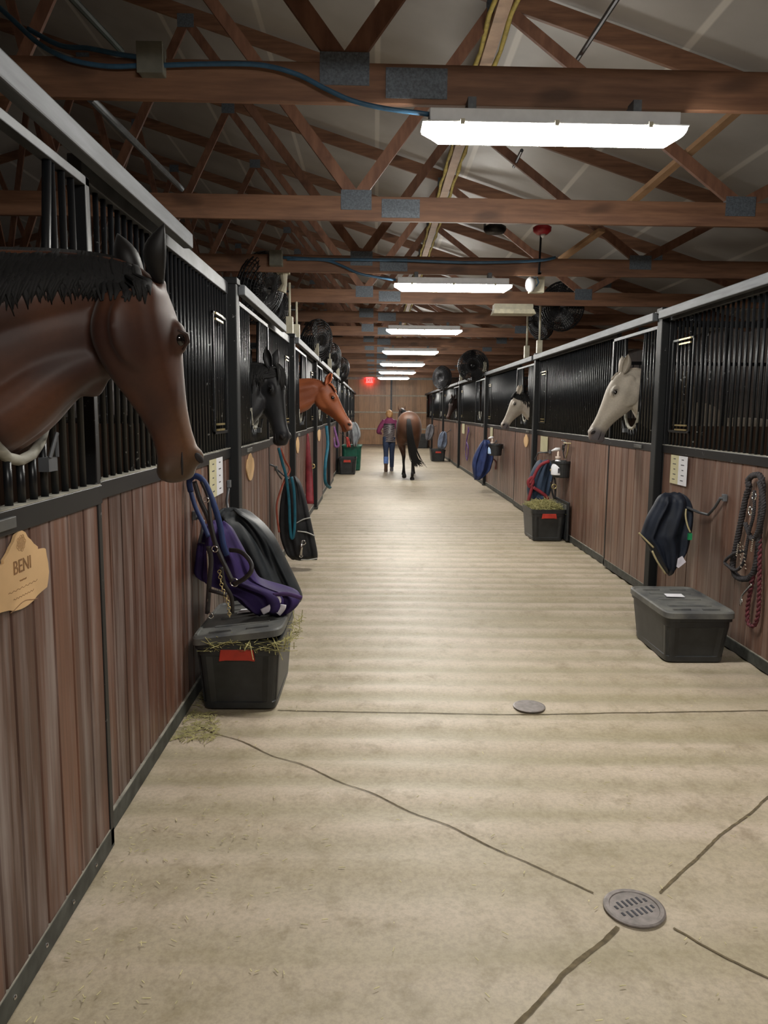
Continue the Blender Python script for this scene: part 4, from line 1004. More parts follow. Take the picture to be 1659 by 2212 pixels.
# papers
def feed_card(X, cs, label, split=.5, marks=5):
    """cs: four pixel corners (top-left, top-right, bottom-right, bottom-left) in wall plane X"""
    s = 1 if X < 0 else -1; P = [WX(x, y, X) for x, y in cs]; ya, yb = sum(p.y for p in (P[0], P[3]))/2, sum(p.y for p in (P[1], P[2]))/2
    z1, z0 = (P[0].z+P[1].z)/2, (P[2].z+P[3].z)/2; y0, y1 = min(ya, yb), max(ya, yb)
    R = thing('feed_card', (X, (y0+y1)/2, z0), label, 'paper')
    x0, x1 = sorted((X-s*.004, X)); ym = y0+(y1-y0)*split
    a, c = (M_CREAM, M_PAPER) if s > 0 else (M_PAPER, M_CREAM)
    if split > 0: MB().box(x0, x1, y0, ym, z0, z1).build('card_half', a, R)
    MB().box(x0, x1, ym, y1, z0, z1).build('card_half', c, R)
    if marks:
        b = MB()
        for k in range(marks):
            z = z1-(z1-z0)*(k+.7)/(marks+.6)
            for yc in (y0+(y1-y0)*.25, y0+(y1-y0)*.75): b.box(*sorted((X, X+s*.0008)), yc-.02-.01*(k % 2), yc+.015+.01*((k+1) % 3), z-.004, z+.003)
        b.build('pen_mark', M_INK, R)
feed_card(XL+.014, [(452, 997), (482, 984), (481, 1066), (455, 1077)], 'cream and white feed card on the left wall just above the black nylon blanket')
feed_card(XR-.016, [(1449, 982), (1484, 987), (1482, 1050), (1447, 1044)], 'yellow and white feed card on the right wall beside the nearest post')
feed_card(XR-.016, [(1168, 942), (1183, 943), (1182, 977), (1167, 976)], 'small white feed card beside the post above the pump bottle', 0, 0)
feed_card(XR-.016, [(1059, 923), (1064, 923), (1064, 946), (1059, 946)], 'tiny pale feed card on the right wall behind the blue bottle', 0, 0)
feed_card(XR-.016, [(998.5, 915), (1004, 916), (1003, 937), (998, 936)], 'tiny yellow feed card beside the post near the purple halter', 0, 0)
# carved name sign
Xs = DL+.006; R = thing('name_sign', WX(45, 1240, Xs), 'light plywood name sign with carved crest reading BENI on the nearest left door', 'sign')
half = [(45, 1146), (52, 1150), (57, 1160), (64, 1166), (70, 1174), (79, 1181), (79, 1187), (93, 1184), (96, 1186), (98, 1200), (101, 1215), (103, 1235), (101, 1256), (99, 1268), (88, 1277), (78, 1286), (70, 1297), (58, 1307), (45, 1315), (38, 1316), (28, 1313)]
hp = [WX(x, y, Xs) for x, y in half]; yc = hp[0].y+.0; zc = [p.z for p in hp]
cy_ = WX(46, 1240, Xs).y-.006
R_ = [(p.y, p.z) for p in hp]; ctr = cy_+.006
right = [(max(y, ctr), z) for y, z in R_]; left = [(2*ctr-y, z) for y, z in reversed(right)]
poly = right+left
def flat_poly(mb, poly, x0, x1):
    mb.prism([(x0, y, z) for y, z in poly], (x1-x0, 0, 0))
mb = MB(); flat_poly(mb, poly, Xs-.004, Xs+.004); mb.build('sign_board', M_PLYSIGN, R)
def text_mesh(txt, size, name, mat, parent, loc, rot, ext=.0008, fontscale=1):
    cu = bpy.data.curves.new(name, 'FONT'); cu.body = txt; cu.size = size; cu.extrude = ext; cu.align_x = 'CENTER'
    ob = bpy.data.objects.new(name, cu); COL.objects.link(ob); dg = bpy.context.evaluated_depsgraph_get(); me = bpy.data.meshes.new_from_object(ob.evaluated_get(dg))
    bpy.data.objects.remove(ob); o = bpy.data.objects.new(name, me); COL.objects.link(o); me.materials.append(mat)
    M = Matrix.Translation(Vector(loc)-parent_loc(parent)) @ Matrix.Rotation(rot, 4, 'Z') @ Matrix.Rotation(PI/2, 4, 'X')
    me.transform(M); o.parent = parent; return o
zt = WX(48, 1200, Xs).z; zb = WX(48, 1236, Xs).z
text_mesh('BENI', (zt-zb)*1.15, 'name_letters', M_INKB, R, (Xs+.0045, ctr+.0, zb+.004), PI/2)
mb = MB()
for k, (f, ww) in enumerate(((.20, .02), (.42, .085), (.66, .06))):
    z = zb-(zb-zc[-2])*f; pts = [(Xs+.0042, ctr-ww+2*ww*i/24, z+.0022*math.sin(i*1.9)) for i in range(25)]; mb.tube(pts, .0007, 5)
mb.tube([(Xs+.0042, ctr-.08+.16*i/16, zc[-3]+.012-.006*math.cos(i/16*2*PI)) for i in range(17)], .0012, 5)
mb.build('burnt_script', M_INKB, R)
mb = MB(); zcr = WX(45, 1172, Xs).z
for k in range(26):
    a = k*2.4; r_ = .004*math.sqrt(k); torus(mb, (Xs+.004, ctr+r_*1.1*math.cos(a), zcr+r_*.9*math.sin(a)), .006, .0012, (1, 0, 0), 9, 5)
mb.build('carved_crest', simple('carved_wood', (.42, .25, .11), .6), R)
def oval_sign(X, x0, x1, y0, y1, label):
    A = WX(x0, (y0+y1)/2, X); B = WX(x1, (y0+y1)/2, X); zt = WX((x0+x1)/2, y0, X).z; zb = WX((x0+x1)/2, y1, X).z
    yc, hw, zc, hh = (A.y+B.y)/2, abs(B.y-A.y)/2, (zt+zb)/2, (zt-zb)/2; poly = []
    for k in range(40):
        a = 2*PI*k/40; r = 1+.05*math.cos(4*a); y = hw*math.cos(a)*r; z = hh*math.sin(a)
        if 4 < k < 16: z = hh*(math.sin(a)**1.0)*(.72+.28*(1-abs(k-10)/6)); y *= .9
        poly.append((yc+y, zc+z))
    mb = MB(); flat_poly(mb, poly, X-.004, X+.004); single(mb.build('name_plaque', M_PLYSIGN), label, 'sign')
oval_sign(DL+.006, 533, 548, 978, 1038, 'crested light plywood plaque on the door of the black horse')
oval_sign(DL+.006, 640, 646, 943, 979, 'light plywood plaque on the door below the chestnut horse')
oval_sign(DL+.006, 686, 692, 923, 953, 'small light plywood plaque on the left door beyond the chestnut horse')
oval_sign(DR-.006, 1132, 1141, 938, 966, 'light plywood plaque on the right door below the dark-maned grey horse')
# --- left, second group
drape('blanket', 7.75, [(1030, 622, 640), (1045, 614, 650), (1080, 606, 661), (1120, 603, 670), (1160, 606, 679), (1195, 618, 686), (1208, 628, 685)], .16, cloth((.020, .021, .024), .6, .4, 'black_cloth'), 'black blanket with white piping hanging low beside the teal lead on the left', folds=2.0, seed=3)
R = thing('piping', W(660, 1140, 7.64), 'thin white piping across the low black blanket', 'piping')
for a_ in ([(640, 1130), (655, 1122), (672, 1118)], [(640, 1147), (662, 1150), (681, 1158)], [(650, 1209), (668, 1209), (685, 1206)]):
    mb = MB(); mb.tube(path([(x, y, 7.655) for x, y in a_]), .006, 6); mb.build('piping_line', simple('piping_white', (.5, .5, .48), .6), R, smooth=True)
R = thing('lead_rope', W(625, 1050, 7.5), 'teal lead rope hanging in a long loop on the left, below the black horse', 'lead rope')
mb = MB(); strap(mb, path([(602, 968, 7.35), (610, 1000, 7.4), (618, 1030, 7.45), (624, 1080, 7.5), (626, 1130, 7.5), (629, 1160, 7.52), (634, 1158, 7.52), (637, 1120, 7.5), (635, 1060, 7.5), (629, 1030, 7.5)]), .014, .008); mb.build('webbing', M_TEAL, R, smooth=True)
mb = MB(); mb.cyl(W(652, 1168, 7.55), W(650, 1200, 7.55), .014, 8); torus(mb, W(655, 1172, 7.55), .022, .007, (0, 1, 0), 12, 6); torus(mb, W(650, 1200, 7.55), .016, .006, (0, 1, 0), 12, 6); mb.build('snap_hook', M_CHROME, R, smooth=True)
mb = MB(); strap(mb, path([(606, 968, 7.45), (616, 995, 7.5), (626, 1015, 7.55), (616, 1035, 7.5), (606, 1060, 7.48), (598, 1090, 7.45), (599, 1120, 7.45), (603, 1150, 7.45)]), .010, .006)
single(mb.build('lead_rope', simple('rust_web', (.28, .06, .035), .65), smooth=True), 'rust red strap hanging beside the teal lead on the left', 'strap')
blanket_bar([VV(-.985, 7.05, 1.12), W(594, 1008, 7.12), W(600, 1022, 7.2), W(608, 1034, 7.3)], 'small steel blanket bar above the teal lead on the left')
R = thing('lead_rope', W(664, 1000, 10.8), 'long red lead strap hanging on the left beyond the low black blanket', 'lead rope')
mb = MB(); pp = path([(662, 937, 10.75), (665, 980, 10.7), (668, 1030, 10.6), (669, 1088, 10.5)]); mb.tube(pp, [.03+.028*i/(len(pp)-1) for i in range(len(pp))], 8, .4, ref=(0, -1, 0)); mb.build('webbing', M_REDWEB, R, smooth=True)
mb = MB(); torus(mb, W(675.5, 1007, 10.75), .028, .009, (0, 1, 0), 14, 6); mb.build('ring', M_BRASS, R, smooth=True)
mb = MB(); strap(mb, path([(705, 920, 14.7), (708, 960, 14.6), (703, 1000, 14.4), (702, 1035, 14.4), (706, 1048, 14.5), (714, 1054, 14.8)]), .03, .012); single(mb.build('lead_rope', M_TEAL, smooth=True), 'teal strap trailing to the floor far down the left row', 'lead rope')
mb = MB(); strap(mb, path([(721, 922, 18.8), (727, 945, 18.8), (731, 962, 18.8), (724, 964, 18.8), (720, 945, 18.8)]), .03, .012); single(mb.build('halter', simple('lilac_web', (.20, .08, .24), .6), smooth=True), 'lilac halter hanging on the left just before the green chest', 'halter')
drape('blanket', 20.9, [(912, 757, 768), (920, 752, 774), (935, 752, 779), (945, 755, 778), (956, 760, 772), (964, 764, 771)], .3, cloth((.30, .32, .34), .7, .35, 'grey_cloth'), 'pale grey blanket hanging above the green chest, far left', folds=2, seed=4)
drape('cloth_strip', 20.3, [(944, 747, 752), (955, 748, 756), (966, 749, 758)], .06, cloth((.45, .06, .05), .7, .2, 'red_cloth'), 'red cloth hanging above the far green chest', 'cloth', folds=2, seed=8)
# --- right near
R = thing('blanket', W(1440, 1140, 5.95), 'navy blanket with cream piping hung on a bar beside the nearest right post', 'blanket')
drape('x', 5.78, [(1066, 1436, 1470), (1074, 1424, 1484), (1095, 1412, 1494), (1120, 1398, 1495), (1145, 1389, 1492), (1160, 1386, 1489), (1175, 1398, 1486), (1192, 1408, 1480), (1212, 1420, 1466), (1232, 1434, 1450), (1240, 1438, 1446)], .17, M_NAVY, '', folds=2.6, part='cloth', parent=R, seed=6, amp=.4)
for a_ in ([(1482, 1099), (1481, 1115), (1485, 1135), (1491, 1150)], [(1380, 1151), (1392, 1163), (1412, 1183)], [(1409, 1190), (1420, 1213), (1438, 1240)]):
    mb = MB(); mb.tube(path([(x, y, 5.695) for x, y in a_]), .007, 6); mb.build('piping', M_PIPE, R, smooth=True)
MB().prism([W(1464, 1207, 5.69), W(1474, 1201, 5.69), W(1482, 1214, 5.69), W(1466, 1227, 5.69), W(1461, 1224, 5.69)], (0, .004, 0)).build('white_tag', M_REFL, R)
MB().box(*sorted((W(1486, 1160, 5.69).x, W(1494, 1160, 5.69).x)), 5.68, 5.70, W(1490, 1166, 5.69).z, W(1490, 1152, 5.69).z).build('green_tag', simple('green_tag', (.01, .25, .09), .6), R)
blanket_bar([VV(XR-.02, 5.30, 1.02), W(1556, 1076, 5.32), W(1545, 1095, 5.4), W(1530, 1112, 5.5), W(1510, 1107, 5.6), W(1486, 1097, 5.72), W(1470, 1094, 5.78)], 'bent steel blanket bar on the right wall holding the navy blanket', .010)
Xr = XR-.045
M_ROPEG = simple('grey_rope', (.028, .025, .028), .85, 0, .35, 60); M_ROPER = simple('red_rope', (.10, .018, .026), .8, 0, .5, 50)
R = thing('rope_bridle', WX(1625, 1040, Xr), 'dark grey braided rope bridle hanging on the near right wall', 'rope')
mb = MB()
rope3(mb, path([(1618, 1052), (1617, 1036), (1628, 1027), (1642, 1028), (1647, 1050), (1645, 1100), (1640, 1150), (1637, 1190), (1632, 1225), (1620, 1247), (1600, 1250), (1586, 1238), (1583, 1215), (1590, 1180), (1600, 1130), (1610, 1080), (1618, 1052)], X=Xr), .021, 3, .06)
rope3(mb, path([(1630, 1060), (1628, 1110), (1618, 1150), (1612, 1185), (1606, 1215), (1590, 1232), (1572, 1222), (1566, 1212), (1585, 1196), (1605, 1190)], X=Xr-.03), .011, 3, .04)
rope3(mb, path([(1640, 1040), (1650, 1090), (1640, 1140), (1625, 1165), (1610, 1130)], X=Xr-.02), .016, 3, .05)
mb.build('rope_loop', M_ROPEG, R, smooth=True)
mb = MB()
for (x0, y0, x1, y1) in ((1600, 1172, 1602, 1225), (1606, 1180, 1612, 1228), (1627, 1166, 1624, 1190), (1596, 1176, 1592, 1200)):
    for k in range(7):
        p = WX(x0+(x1-x0)*k/6, y0+(y1-y0)*k/6, Xr-.045); mb.box(p.x-.004, p.x, p.y-.010, p.y+.010, p.z-.0035, p.z+.0035)
mb.build('rhinestone', M_CHROME, R)['kind'] = 'stuff'
for x, y in ((1629, 1072), (1621, 1104)): torus(MB(), WX(x, y, Xr-.03), .025, .006, (1, 0, 0), 14, 6).build('ring', M_CHROME, R, smooth=True)
R = thing('lead_rope', WX(1640, 1200, Xr), 'burgundy twisted rope hanging below the grey rope bridle', 'rope')
mb = MB(); rope3(mb, path([(1642, 1100), (1641, 1200), (1640, 1280), (1637, 1330), (1628, 1352), (1616, 1345), (1615, 1315), (1620, 1280), (1630, 1230)], X=Xr+.004), .015, 2, .065); mb.build('rope_strand', M_ROPER, R, smooth=True)
mb = MB(); mb.tube(path([(1624, 1262), (1610, 1278), (1602, 1290), (1600, 1308)], X=Xr-.02), .007, 6); torus(mb, WX(1601, 1298, Xr-.02), .014, .004, (1, 0, 0), 12, 6); mb.build('snap_clip', M_CHROME, R, smooth=True)
# --- right second group
R = thing('blanket', W(1165, 1040, 10.3), 'navy blanket bound with red straps hanging above the open hay bin', 'blanket')
drape('x', 10.35, [(994, 1168, 1186), (1000, 1160, 1194), (1015, 1150, 1196), (1035, 1142, 1194), (1055, 1139, 1190), (1072, 1141, 1185), (1084, 1146, 1178)], .22, cloth((.035, .055, .095), .7, .3, 'slate_cloth'), '', folds=2.2, part='cloth', parent=R, seed=7)
mb = MB()
for a_ in ([(1187, 996), (1170, 1003), (1160, 1015), (1153, 1030), (1145, 1045)], [(1145, 1030), (1152, 1040), (1145, 1052), (1141, 1040), (1150, 1030)], [(1150, 1050), (1146, 1065), (1141, 1082)], [(1152, 1053), (1168, 1063), (1181, 1074), (1183, 1084)]):
    strap(mb, path([(x, y, 10.2) for x, y in a_]), .022, .01)
mb.build('red_strap', M_REDWEB, R, smooth=True)
def bucket(cx, cy, cz, r, h, label):
    R = thing('corner_bucket', (cx, cy, cz), label, 'bucket')
    b = MB(); b.lathe((cx, cy, cz), [(r*.80, 0), (r*.86, .01), (r*.98, h-.03), (r*1.05, h-.028), (r*1.05, h), (r*.93, h), (r*.84, .03), (0, .03)], 28); b.build('bucket', M_PLASTIC, R)
    MB().box(cx+r*.6 if cx > 0 else cx-r, cx+r*1.05, cy-.05, cy+.05, cz+h*.6, cz+h*.9).build('bracket', M_PLASTIC, R, bev=.004); return R
def jug(cx, cy, cz, sc, c, label):
    R = thing('pump_bottle', (cx, cy, cz), label, 'bottle')
    m_ = simple('jug_%d' % int(c[0]*100), c, .35, 0, .03)
    b = MB(); b.lathe((cx, cy, cz), [(.0, 0), (.078*sc, .0), (.082*sc, .01), (.082*sc, .10*sc), (.06*sc, .15*sc), (.03*sc, .185*sc), (.028*sc, .20*sc)], 22); b.build('jug', m_, R, smooth=True)
    b = MB(); b.lathe((cx, cy, cz+.2*sc), [(.034*sc, 0), (.034*sc, .035*sc), (.012*sc, .037*sc), (.012*sc, .12*sc)], 16); b.build('pump_neck', simple('pump_cream', (.55, .45, .38), .5), R, smooth=True)
    b = MB(); b.tube([(cx+.02*sc, cy, cz+.325*sc), (cx-.03*sc, cy, cz+.325*sc), (cx-.085*sc, cy, cz+.305*sc)], [.022*sc, .022*sc, .009*sc], 10); b.build('pump_head', M_WHITE, R, smooth=True)
    MB().box(cx-.015*sc, cx+.008*sc, cy-.085*sc, cy-.078*sc, cz+.03*sc, cz+.09*sc).build('label_mark', M_INK, R)
p = W(1213, 1031, 9.75); bucket(p.x, 9.75, p.z, .135, .21, 'black wall bucket holding the white pump bottle above the hay bin')
jug(W(1205, 998, 9.72).x, 9.72, p.z+.032, 1.0, (.78, .79, .84), 'white pump bottle standing in the nearer right wall bucket')
for (x, y), (x2, y2), lab in (((1222, 953), (1212, 985), 'wooden brush handle'),): pass
R = thing('grooming_hook', W(1218, 955, 9.9), 'dark hook and curb bit hanging on the right wall behind the white pump bottle', 'bit')
mb = MB(); mb.tube(path([(1214, 951), (1222, 957), (1216, 970), (1219, 990)], X=XR-.05), .008, 6); torus(mb, WX(1217, 968, XR-.05), .045, .008, (1, 0, 0), 14, 6); mb.build('ring', M_LEATHER, R, smooth=True)
mb = MB(); mb.tube(path([(1219, 957), (1233, 958)], X=XR-.06), .007, 6); mb.tube(path([(1228, 958), (1226, 975), (1222, 990)], X=XR-.05), .007, 6); mb.build('shank', M_BRASS, R, smooth=True)
R = thing('halter', W(1192, 1010, 9.95), 'dark halter with brass fittings hanging between the navy blanket and the bucket', 'halter')
mb = MB(); strap(mb, path([(1196, 1025, 10.1), (1200, 1050, 10.1), (1198, 1078, 10.1), (1192, 1060, 10.1), (1190, 1040, 10.1)]), .012, .006); mb.build('strap', M_LEATHER, R, smooth=True)
mb = MB(); strap(mb, path([(1188, 1015, 10.08), (1196, 1018, 10.08), (1196, 1030, 10.08)]), .016, .008); torus(mb, W(1197, 1051, 10.08), .03, .008, (0, 1, 0), 12, 6); mb.build('brass_fitting', M_BRASS, R, smooth=True)
blanket_bar([VV(XR-.02, 10.7, 1.06), W(1163, 978, 11.2), W(1155, 992, 11.3), W(1166, 1000, 11.2)], 'steel blanket bar behind the navy and red blanket on the right')
# --- right third group
blanket_bar([VV(XR-.02, 15.5, 1.02), W(1064, 962, 15.3), W(1050, 962, 15.2)], 'steel blanket bar inside the royal blue blanket')
blanket_bar([VV(XR-.02, 25.0, 1.02), W(960, 938, 24.8), W(957, 940, 24.7)], 'steel blanket bar inside the far blue-grey blanket')
blanket_bar([VV(XR-.02, 30.9, 1.05), W(934, 924, 30.7), W(930, 924, 30.6)], 'steel blanket bar inside the farthest dark grey blanket')
blanket_bar([VV(-.985, 7.7, 1.02), W(622, 1034, 7.72), W(634, 1040, 7.75)], 'steel blanket bar inside the low black blanket with white piping')
blanket_bar([VV(-.94, 20.5, 1.05), W(752, 950, 20.4), W(764, 922, 20.8)], 'steel blanket bar carrying the pale grey blanket far left')
drape('blanket', 15.2, [(951, 1043, 1056), (958, 1038, 1060), (972, 1030, 1064), (988, 1023, 1066), (1003, 1020, 1062), (1015, 1021, 1058), (1027, 1023, 1046), (1036, 1025, 1036)], .32, M_RBLUE, 'royal blue blanket hanging beside the far black bucket on the right', folds=2.3, seed=9)
p = W(1070, 984, 14.6); bucket(p.x, 14.6, p.z, .135, .22, 'black wall bucket beside the royal blue blanket, farther right')
jug(W(1063, 960, 14.6).x, 14.6, p.z+.032, .95, (.45, .62, .90), 'pale blue pump bottle in the farther right wall bucket')
R = thing('halter', W(1070, 1000, 15.6), 'pinkish halter hanging below the farther right bucket', 'halter')
mb = MB(); strap(mb, path([(1058, 997, 15.5), (1066, 992, 15.5), (1072, 1000, 15.5), (1070, 1012, 15.5), (1076, 1008, 15.5), (1074, 992, 15.5)]), .016, .008); mb.build('strap', simple('pink_web', (.28, .13, .12), .7), R, smooth=True)
R = thing('halter', WX(1010, 925, XR-.05), 'purple halter strap hanging on the right wall between two far posts', 'halter')
mb = MB(); strap(mb, path([(1012, 924), (1010, 940), (1008, 955), (1011, 965), (1011, 980), (1009, 993), (1006, 980), (1008, 950), (1013, 930)], X=XR-.06), .035, .012, ref=(1, 0, 0)); mb.build('webbing', simple('violet_web', (.10, .035, .20), .6), R, smooth=True)
mb = MB(); torus(mb, WX(1005, 977, XR-.06), .03, .01, (1, 0, 0), 12, 6); mb.build('snap_hook', M_BRASS, R, smooth=True)
drape('blanket', 24.7, [(932, 957, 962), (937, 951, 965), (948, 947, 966), (958, 945, 966), (969, 946, 962)], .3, cloth((.14, .17, .24), .7, .4, 'bluegrey_cloth'), 'blue-grey blanket above the small far right bin with red handle', folds=2, seed=10)
drape('blanket', 30.6, [(917, 928, 934), (922, 922, 938), (935, 919, 938), (946, 919, 934), (951, 921, 930)], .3, cloth((.16, .16, .18), .7, .4, 'darkgrey_cloth'), 'dark grey blanket on the right wall, farthest of all blankets', folds=2, seed=11)
# ------------------------------------------------------------ fans
M_FAN = simple('fan_black', (.012, .012, .014), .45, .3, .3, 20); M_CAGE = simple('fan_cage', (.014, .014, .016), .4, .5, .2)
def fan(c, r, face, poleb, label, pole=True):
    c = Vector(c); f = Vector(face).normalized(); R = thing('basket_fan', c, label, 'fan', 'basket fans above the stalls'); u = Vector((0, 0, 1)); u = (u-f*u.dot(f)).normalized(); v = f.cross(u)
    mb = MB()
    for off, rr in ((.085, .15), (.085, .27), (.085, .38), (.085, .49), (.082, .60), (.078, .71), (.068, .82), (.05, .92), (.03, .98), (0, 1.0), (-.03, .98), (-.05, .92), (-.07, .8), (-.09, .65), (-.10, .5), (-.11, .35)):
        pts = [c+f*off*(r/.3)+(u*math.cos(2*PI*k/28)+v*math.sin(2*PI*k/28))*(r*rr) for k in range(29)]; mb.tube(pts, .006 if abs(off) > .001 else .010, 5)
    for k in range(54):
        a = 2*PI*k/54; d = u*math.cos(a)+v*math.sin(a)
        mb.tube([c+f*.09*(r/.3)+d*r*.12, c+f*.085*(r/.3)+d*r*.55, c+f*.04*(r/.3)+d*r*.97, c-f*.04*(r/.3)+d*r*.97, c-f*.11*(r/.3)+d*r*.4], .005, 4)
    mb.build('cage', M_CAGE, R, smooth=True)
    mb = MB()
    for k in range(4):
        a = 2*PI*k/4+.4; d = u*math.cos(a)+v*math.sin(a); e = f.cross(d)
        rg = []
        for t, ww in ((.12, .10), (.4, .24), (.75, .32), (.9, .2)):
            ctr = c+d*(r*t); tw = e*math.cos(.5)+f*math.sin(.5); rg.append([ctr+tw*(ww*r*1.6)+f*.002, ctr-tw*(ww*r*1.6)+f*.002, ctr-tw*(ww*r*1.6)-f*.002, ctr+tw*(ww*r*1.6)-f*.002])
        mb.loft(rg)
    mb.build('blade', M_FAN, R)
    MB().lathe(c-f*(.16*r/.3), [(0, 0), (.05, 0), (.065, .03), (.065, .12), (.04, .16), (0, .17)], 16, axis=f).build('motor', M_FAN, R, smooth=True)
    if poleb is not None:
        pb = Vector(poleb); MB().cyl(pb, (pb.x, pb.y, c.z+.10), .016, 8).build('pole', M_BEIGE, R, smooth=True)
        MB().cyl((pb.x, pb.y, c.z), c-f*.12, .014, 8).build('bracket_arm', M_FAN, R, smooth=True)
        MB().box(pb.x-.04, pb.x+.04, pb.y-.04, pb.y+.04, pb.z-.14, pb.z+.06).build('clamp_block', M_BEIGE, R, bev=.004)
    return R
fan(W(1213, 662, 11.75), .36, (-.55, -.6, -.1), (XR+.0, 11.75-.0, 2.62), 'larger black basket fan on the pole above the white horse, right row')
fan(W(1167, 695, 12.7), .29, (-.8, -.45, -.25), (XR+.0, 12.72, 2.62), 'smaller black basket fan left of the larger one above the right row')
fan(W(1022, 790, 17.1), .34, (-.3, -.9, 0), (XR-.08, 17.0, 2.62), 'black basket fan above the right row, second from the camera')
fan(W(955, 816, 22.6), .34, (-.6, -.6, 0), (XR+.0, 22.4, 2.62), 'black basket fan above the right row, third from the camera')
fan(W(563, 622, 8.9), .40, (.75, -.35, -.25), (XL+.0, 9.15, 2.62), 'big dark basket fan above the black horse, left row')
fan(W(590, 668, 9.9), .27, (.7, -.5, -.2), (XL+.0, 9.95, 2.62), 'smaller basket fan below the big one on the left row')
fan(W(683, 738, 12.8), .36, (.7, -.5, -.2), (XL+.04, 12.7, 2.62), 'dark basket fan above the chestnut horse, left row')
fan(W(712, 775, 16.6), .34, (.7, -.5, -.2), (XL+.04, 16.4, 2.62), 'dark basket fan, third pole along the left row')
fan(W(735, 800, 20.4), .34, (.7, -.5, -.2), (XL+.04, 20.0, 2.62), 'dark basket fan, fourth pole along the left row')
# ------------------------------------------------------------ ceiling things
def cable(pts, r, label, mat=M_BLUE): 
    mb = MB(); mb.tube([Vector(v) for v in cr([tuple(p) for p in pts], 6)], r, 8); single(mb.build('blue_cable', mat, smooth=True), label, 'cable')
cy0 = 3.93
cable([W(-40, -20, cy0), W(30, 45, cy0), W(85, 95, cy0), W(150, 128, cy0), W(230, 143, cy0), W(302, 142, cy0), W(355, 141, cy0), W(450, 138, cy0), W(560, 140, cy0), W(640, 160, cy0), W(700, 190, cy0), W(760, 217, cy0), W(830, 234, cy0), W(905, 244, cy0), W(925, 247, 3.94)], .012, 'blue cable swooping along the nearest truss to the first light')
cable([W(60, 62, cy0+.03), W(130, 98, cy0+.03), W(190, 104, cy0+.02), W(250, 116, cy0), W(302, 124, cy0)], .012, 'upper blue cable entering the grey junction box at upper left')
p = W(330, 134, 3.95); R = thing('junction_box', p, 'grey square junction box on the nearest truss where the blue cables meet', 'junction box')
MB().box(p.x-.060, p.x+.060, 3.90, 3.985, p.z-.068, p.z+.068).build('box_body', simple('box_grey', (.17, .17, .14), .6, 0, .2), R, bev=.006)
MB().box(p.x-.062, p.x+.062, 3.893, 3.902, p.z-.070, p.z+.070).build('cover', simple('box_grey', (.17, .17, .14), .6), R, bev=.002)
c2 = 8.58
cable([W(612, 556, c2), W(700, 560, c2), W(850, 562, c2), W(1000, 567, c2), W(1100, 566, c2), W(1170, 562, c2), W(1200, 556, c2)], .016, 'long straight blue cable along the third truss')
cable([W(620, 560, c2), W(700, 562, c2), W(740, 575, c2), W(780, 592, c2), W(855, 605, 8.62)], .014, 'blue cable curving down to the second light')
p = W(597, 557, 8.6); R = thing('junction_box', p, 'beige junction box with flood light body on the left end of the third truss', 'junction box')
MB().box(p.x-.07, p.x+.07, 8.53, 8.63, p.z-.09, p.z+.07).build('box_body', simple('box_grey', (.17, .17, .14), .6), R, bev=.006)
p = W(612, 590, 8.85); mb = MB(); mb.box(p.x-.07, p.x+.07, 8.8, 8.9, p.z-.01, p.z+.06); mb.tube([(p.x, 8.85, p.z), (p.x+.01, 8.85, p.z-.12), (p.x-.02, 8.85, p.z-.2)], [.05, .03, .055], 10); mb.build('lamp_body', M_BEIGE, R, smooth=False)
p = W(1171, 502, 8.55); R = thing('fire_bell', p, 'red round fire alarm with clear centre hanging under the second truss', 'alarm')
MB().lathe((p.x, 8.55, p.z-.02), [(0, 0), (.06, 0), (.095, .03), (.10, .07), (.07, .09), (0, .09)], 22).build('red_shell', simple('alarm_red', (.40, .02, .03), .35), R, smooth=True)
MB().ell((p.x+.01, 8.54, p.z-.03), (.028, .028, .03)).build('clear_dome', M_WHITE, R, smooth=True)
MB().cyl((p.x, 8.6, p.z+.06), (p.x, 8.64, 3.12), .012, 6).build('stem', M_BLACK, R)
p = W(1069, 497, 8.55); R = thing('speaker', p, 'black round speaker hanging under the second truss left of the red alarm', 'speaker')
MB().lathe((p.x, 8.55, p.z-.03), [(0, 0), (.10, 0), (.12, .03), (.12, .06), (.05, .10), (0, .10)], 22).build('speaker_shell', M_FAN, R, smooth=True)
MB().box(p.x-.12, p.x-.10, 8.53, 8.57, p.z, p.z+.08).build('bracket', M_STEEL, R)
p = W(1150, 620, 8.95); R = thing('emergency_light', p, 'white emergency lamp with round head at the right of the second light', 'lamp')
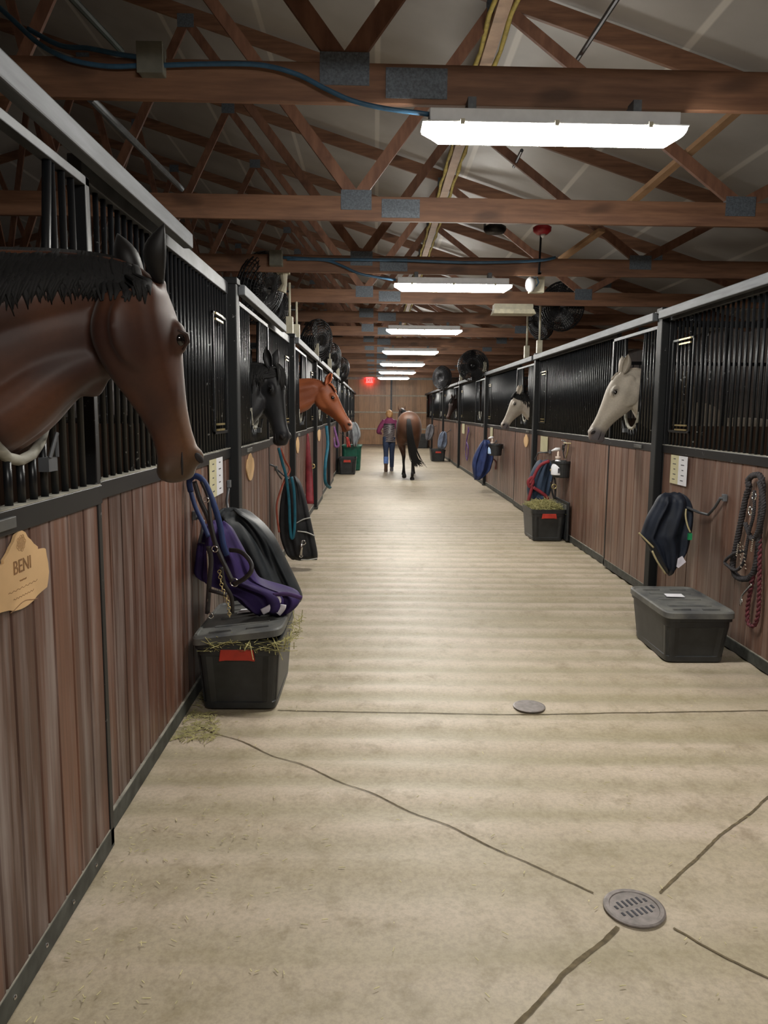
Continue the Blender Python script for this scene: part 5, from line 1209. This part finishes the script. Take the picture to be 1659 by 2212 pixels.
MB().box(p.x-.03, p.x+.14, 8.95, 9.05, p.z-.06, p.z+.12).build('lamp_case', M_BEIGE, R, bev=.008)
MB().box(p.x, p.x+.03, 8.64, 9.05, p.z+.09, p.z+.12).build('mount_arm', M_STEEL, R)
MB().box(p.x, p.x+.03, 8.64, 8.68, p.z+.09, 3.12).build('mount_arm', M_STEEL, R)
MB().ell((p.x-.03, 8.91, p.z+.02), (.06, .06, .085)).build('lamp_head', M_WHITE, R, smooth=True)
MB().tube([(p.x+.03, 8.9, p.z+.12), (p.x+.06, 8.9, p.z+.04), (p.x+.03, 8.9, p.z)], .008, 6).build('blue_wire', M_BLUE, R, smooth=True)
p = W(1112, 672, 11.0); R = thing('unlit_fixture', p, 'unlit beige strip fixture hanging across, left of the right fans', 'ceiling light')
MB().box(p.x-.30, p.x+.24, 10.9, 11.1, p.z+.0, 3.095).build('fixture_body', M_BEIGE, R, bev=.005)
MB().prism([(p.x-.32, 10.85, p.z-.05), (p.x+.27, 10.85, p.z-.05), (p.x+.24, 10.85, p.z+.01), (p.x-.30, 10.85, p.z+.01)], (0, .3, 0)).build('reflector', simple('reflector_cream', (.62, .58, .44), .4), R)
p = W(798, 821, 36.9); R = thing('exit_sign', p, 'small glowing red exit sign above the far end doors', 'exit sign')
MB().box(p.x-.17, p.x+.17, 36.93, 37.03, p.z-.13, p.z+.13).build('sign_box', M_EXIT, R, bev=.01)
text_mesh('EXIT', .2, 'exit_letters', simple('exit_letter_dark', (.18, .0, .0), .5), R, (p.x, 36.925, p.z-.07), 0)
MB().cyl((p.x, 36.98, p.z+.13), (p.x, 36.98, p.z+.25), .02, 8).build('stem', M_WHITE, R)
p = W(761, 882, 36.9); R = thing('switch_box', p, 'small white box on the left edge of the far doors', 'box')
MB().box(p.x-.06, p.x+.06, 36.93, 37.05, p.z-.16, p.z+.16).build('box_body', M_WHITE, R, bev=.01)
MB().box(p.x-.035, p.x+.035, 36.92, 36.93, p.z-.08, p.z+.08).build('cover', M_BEIGE, R)
# bolts along the near bottom rail
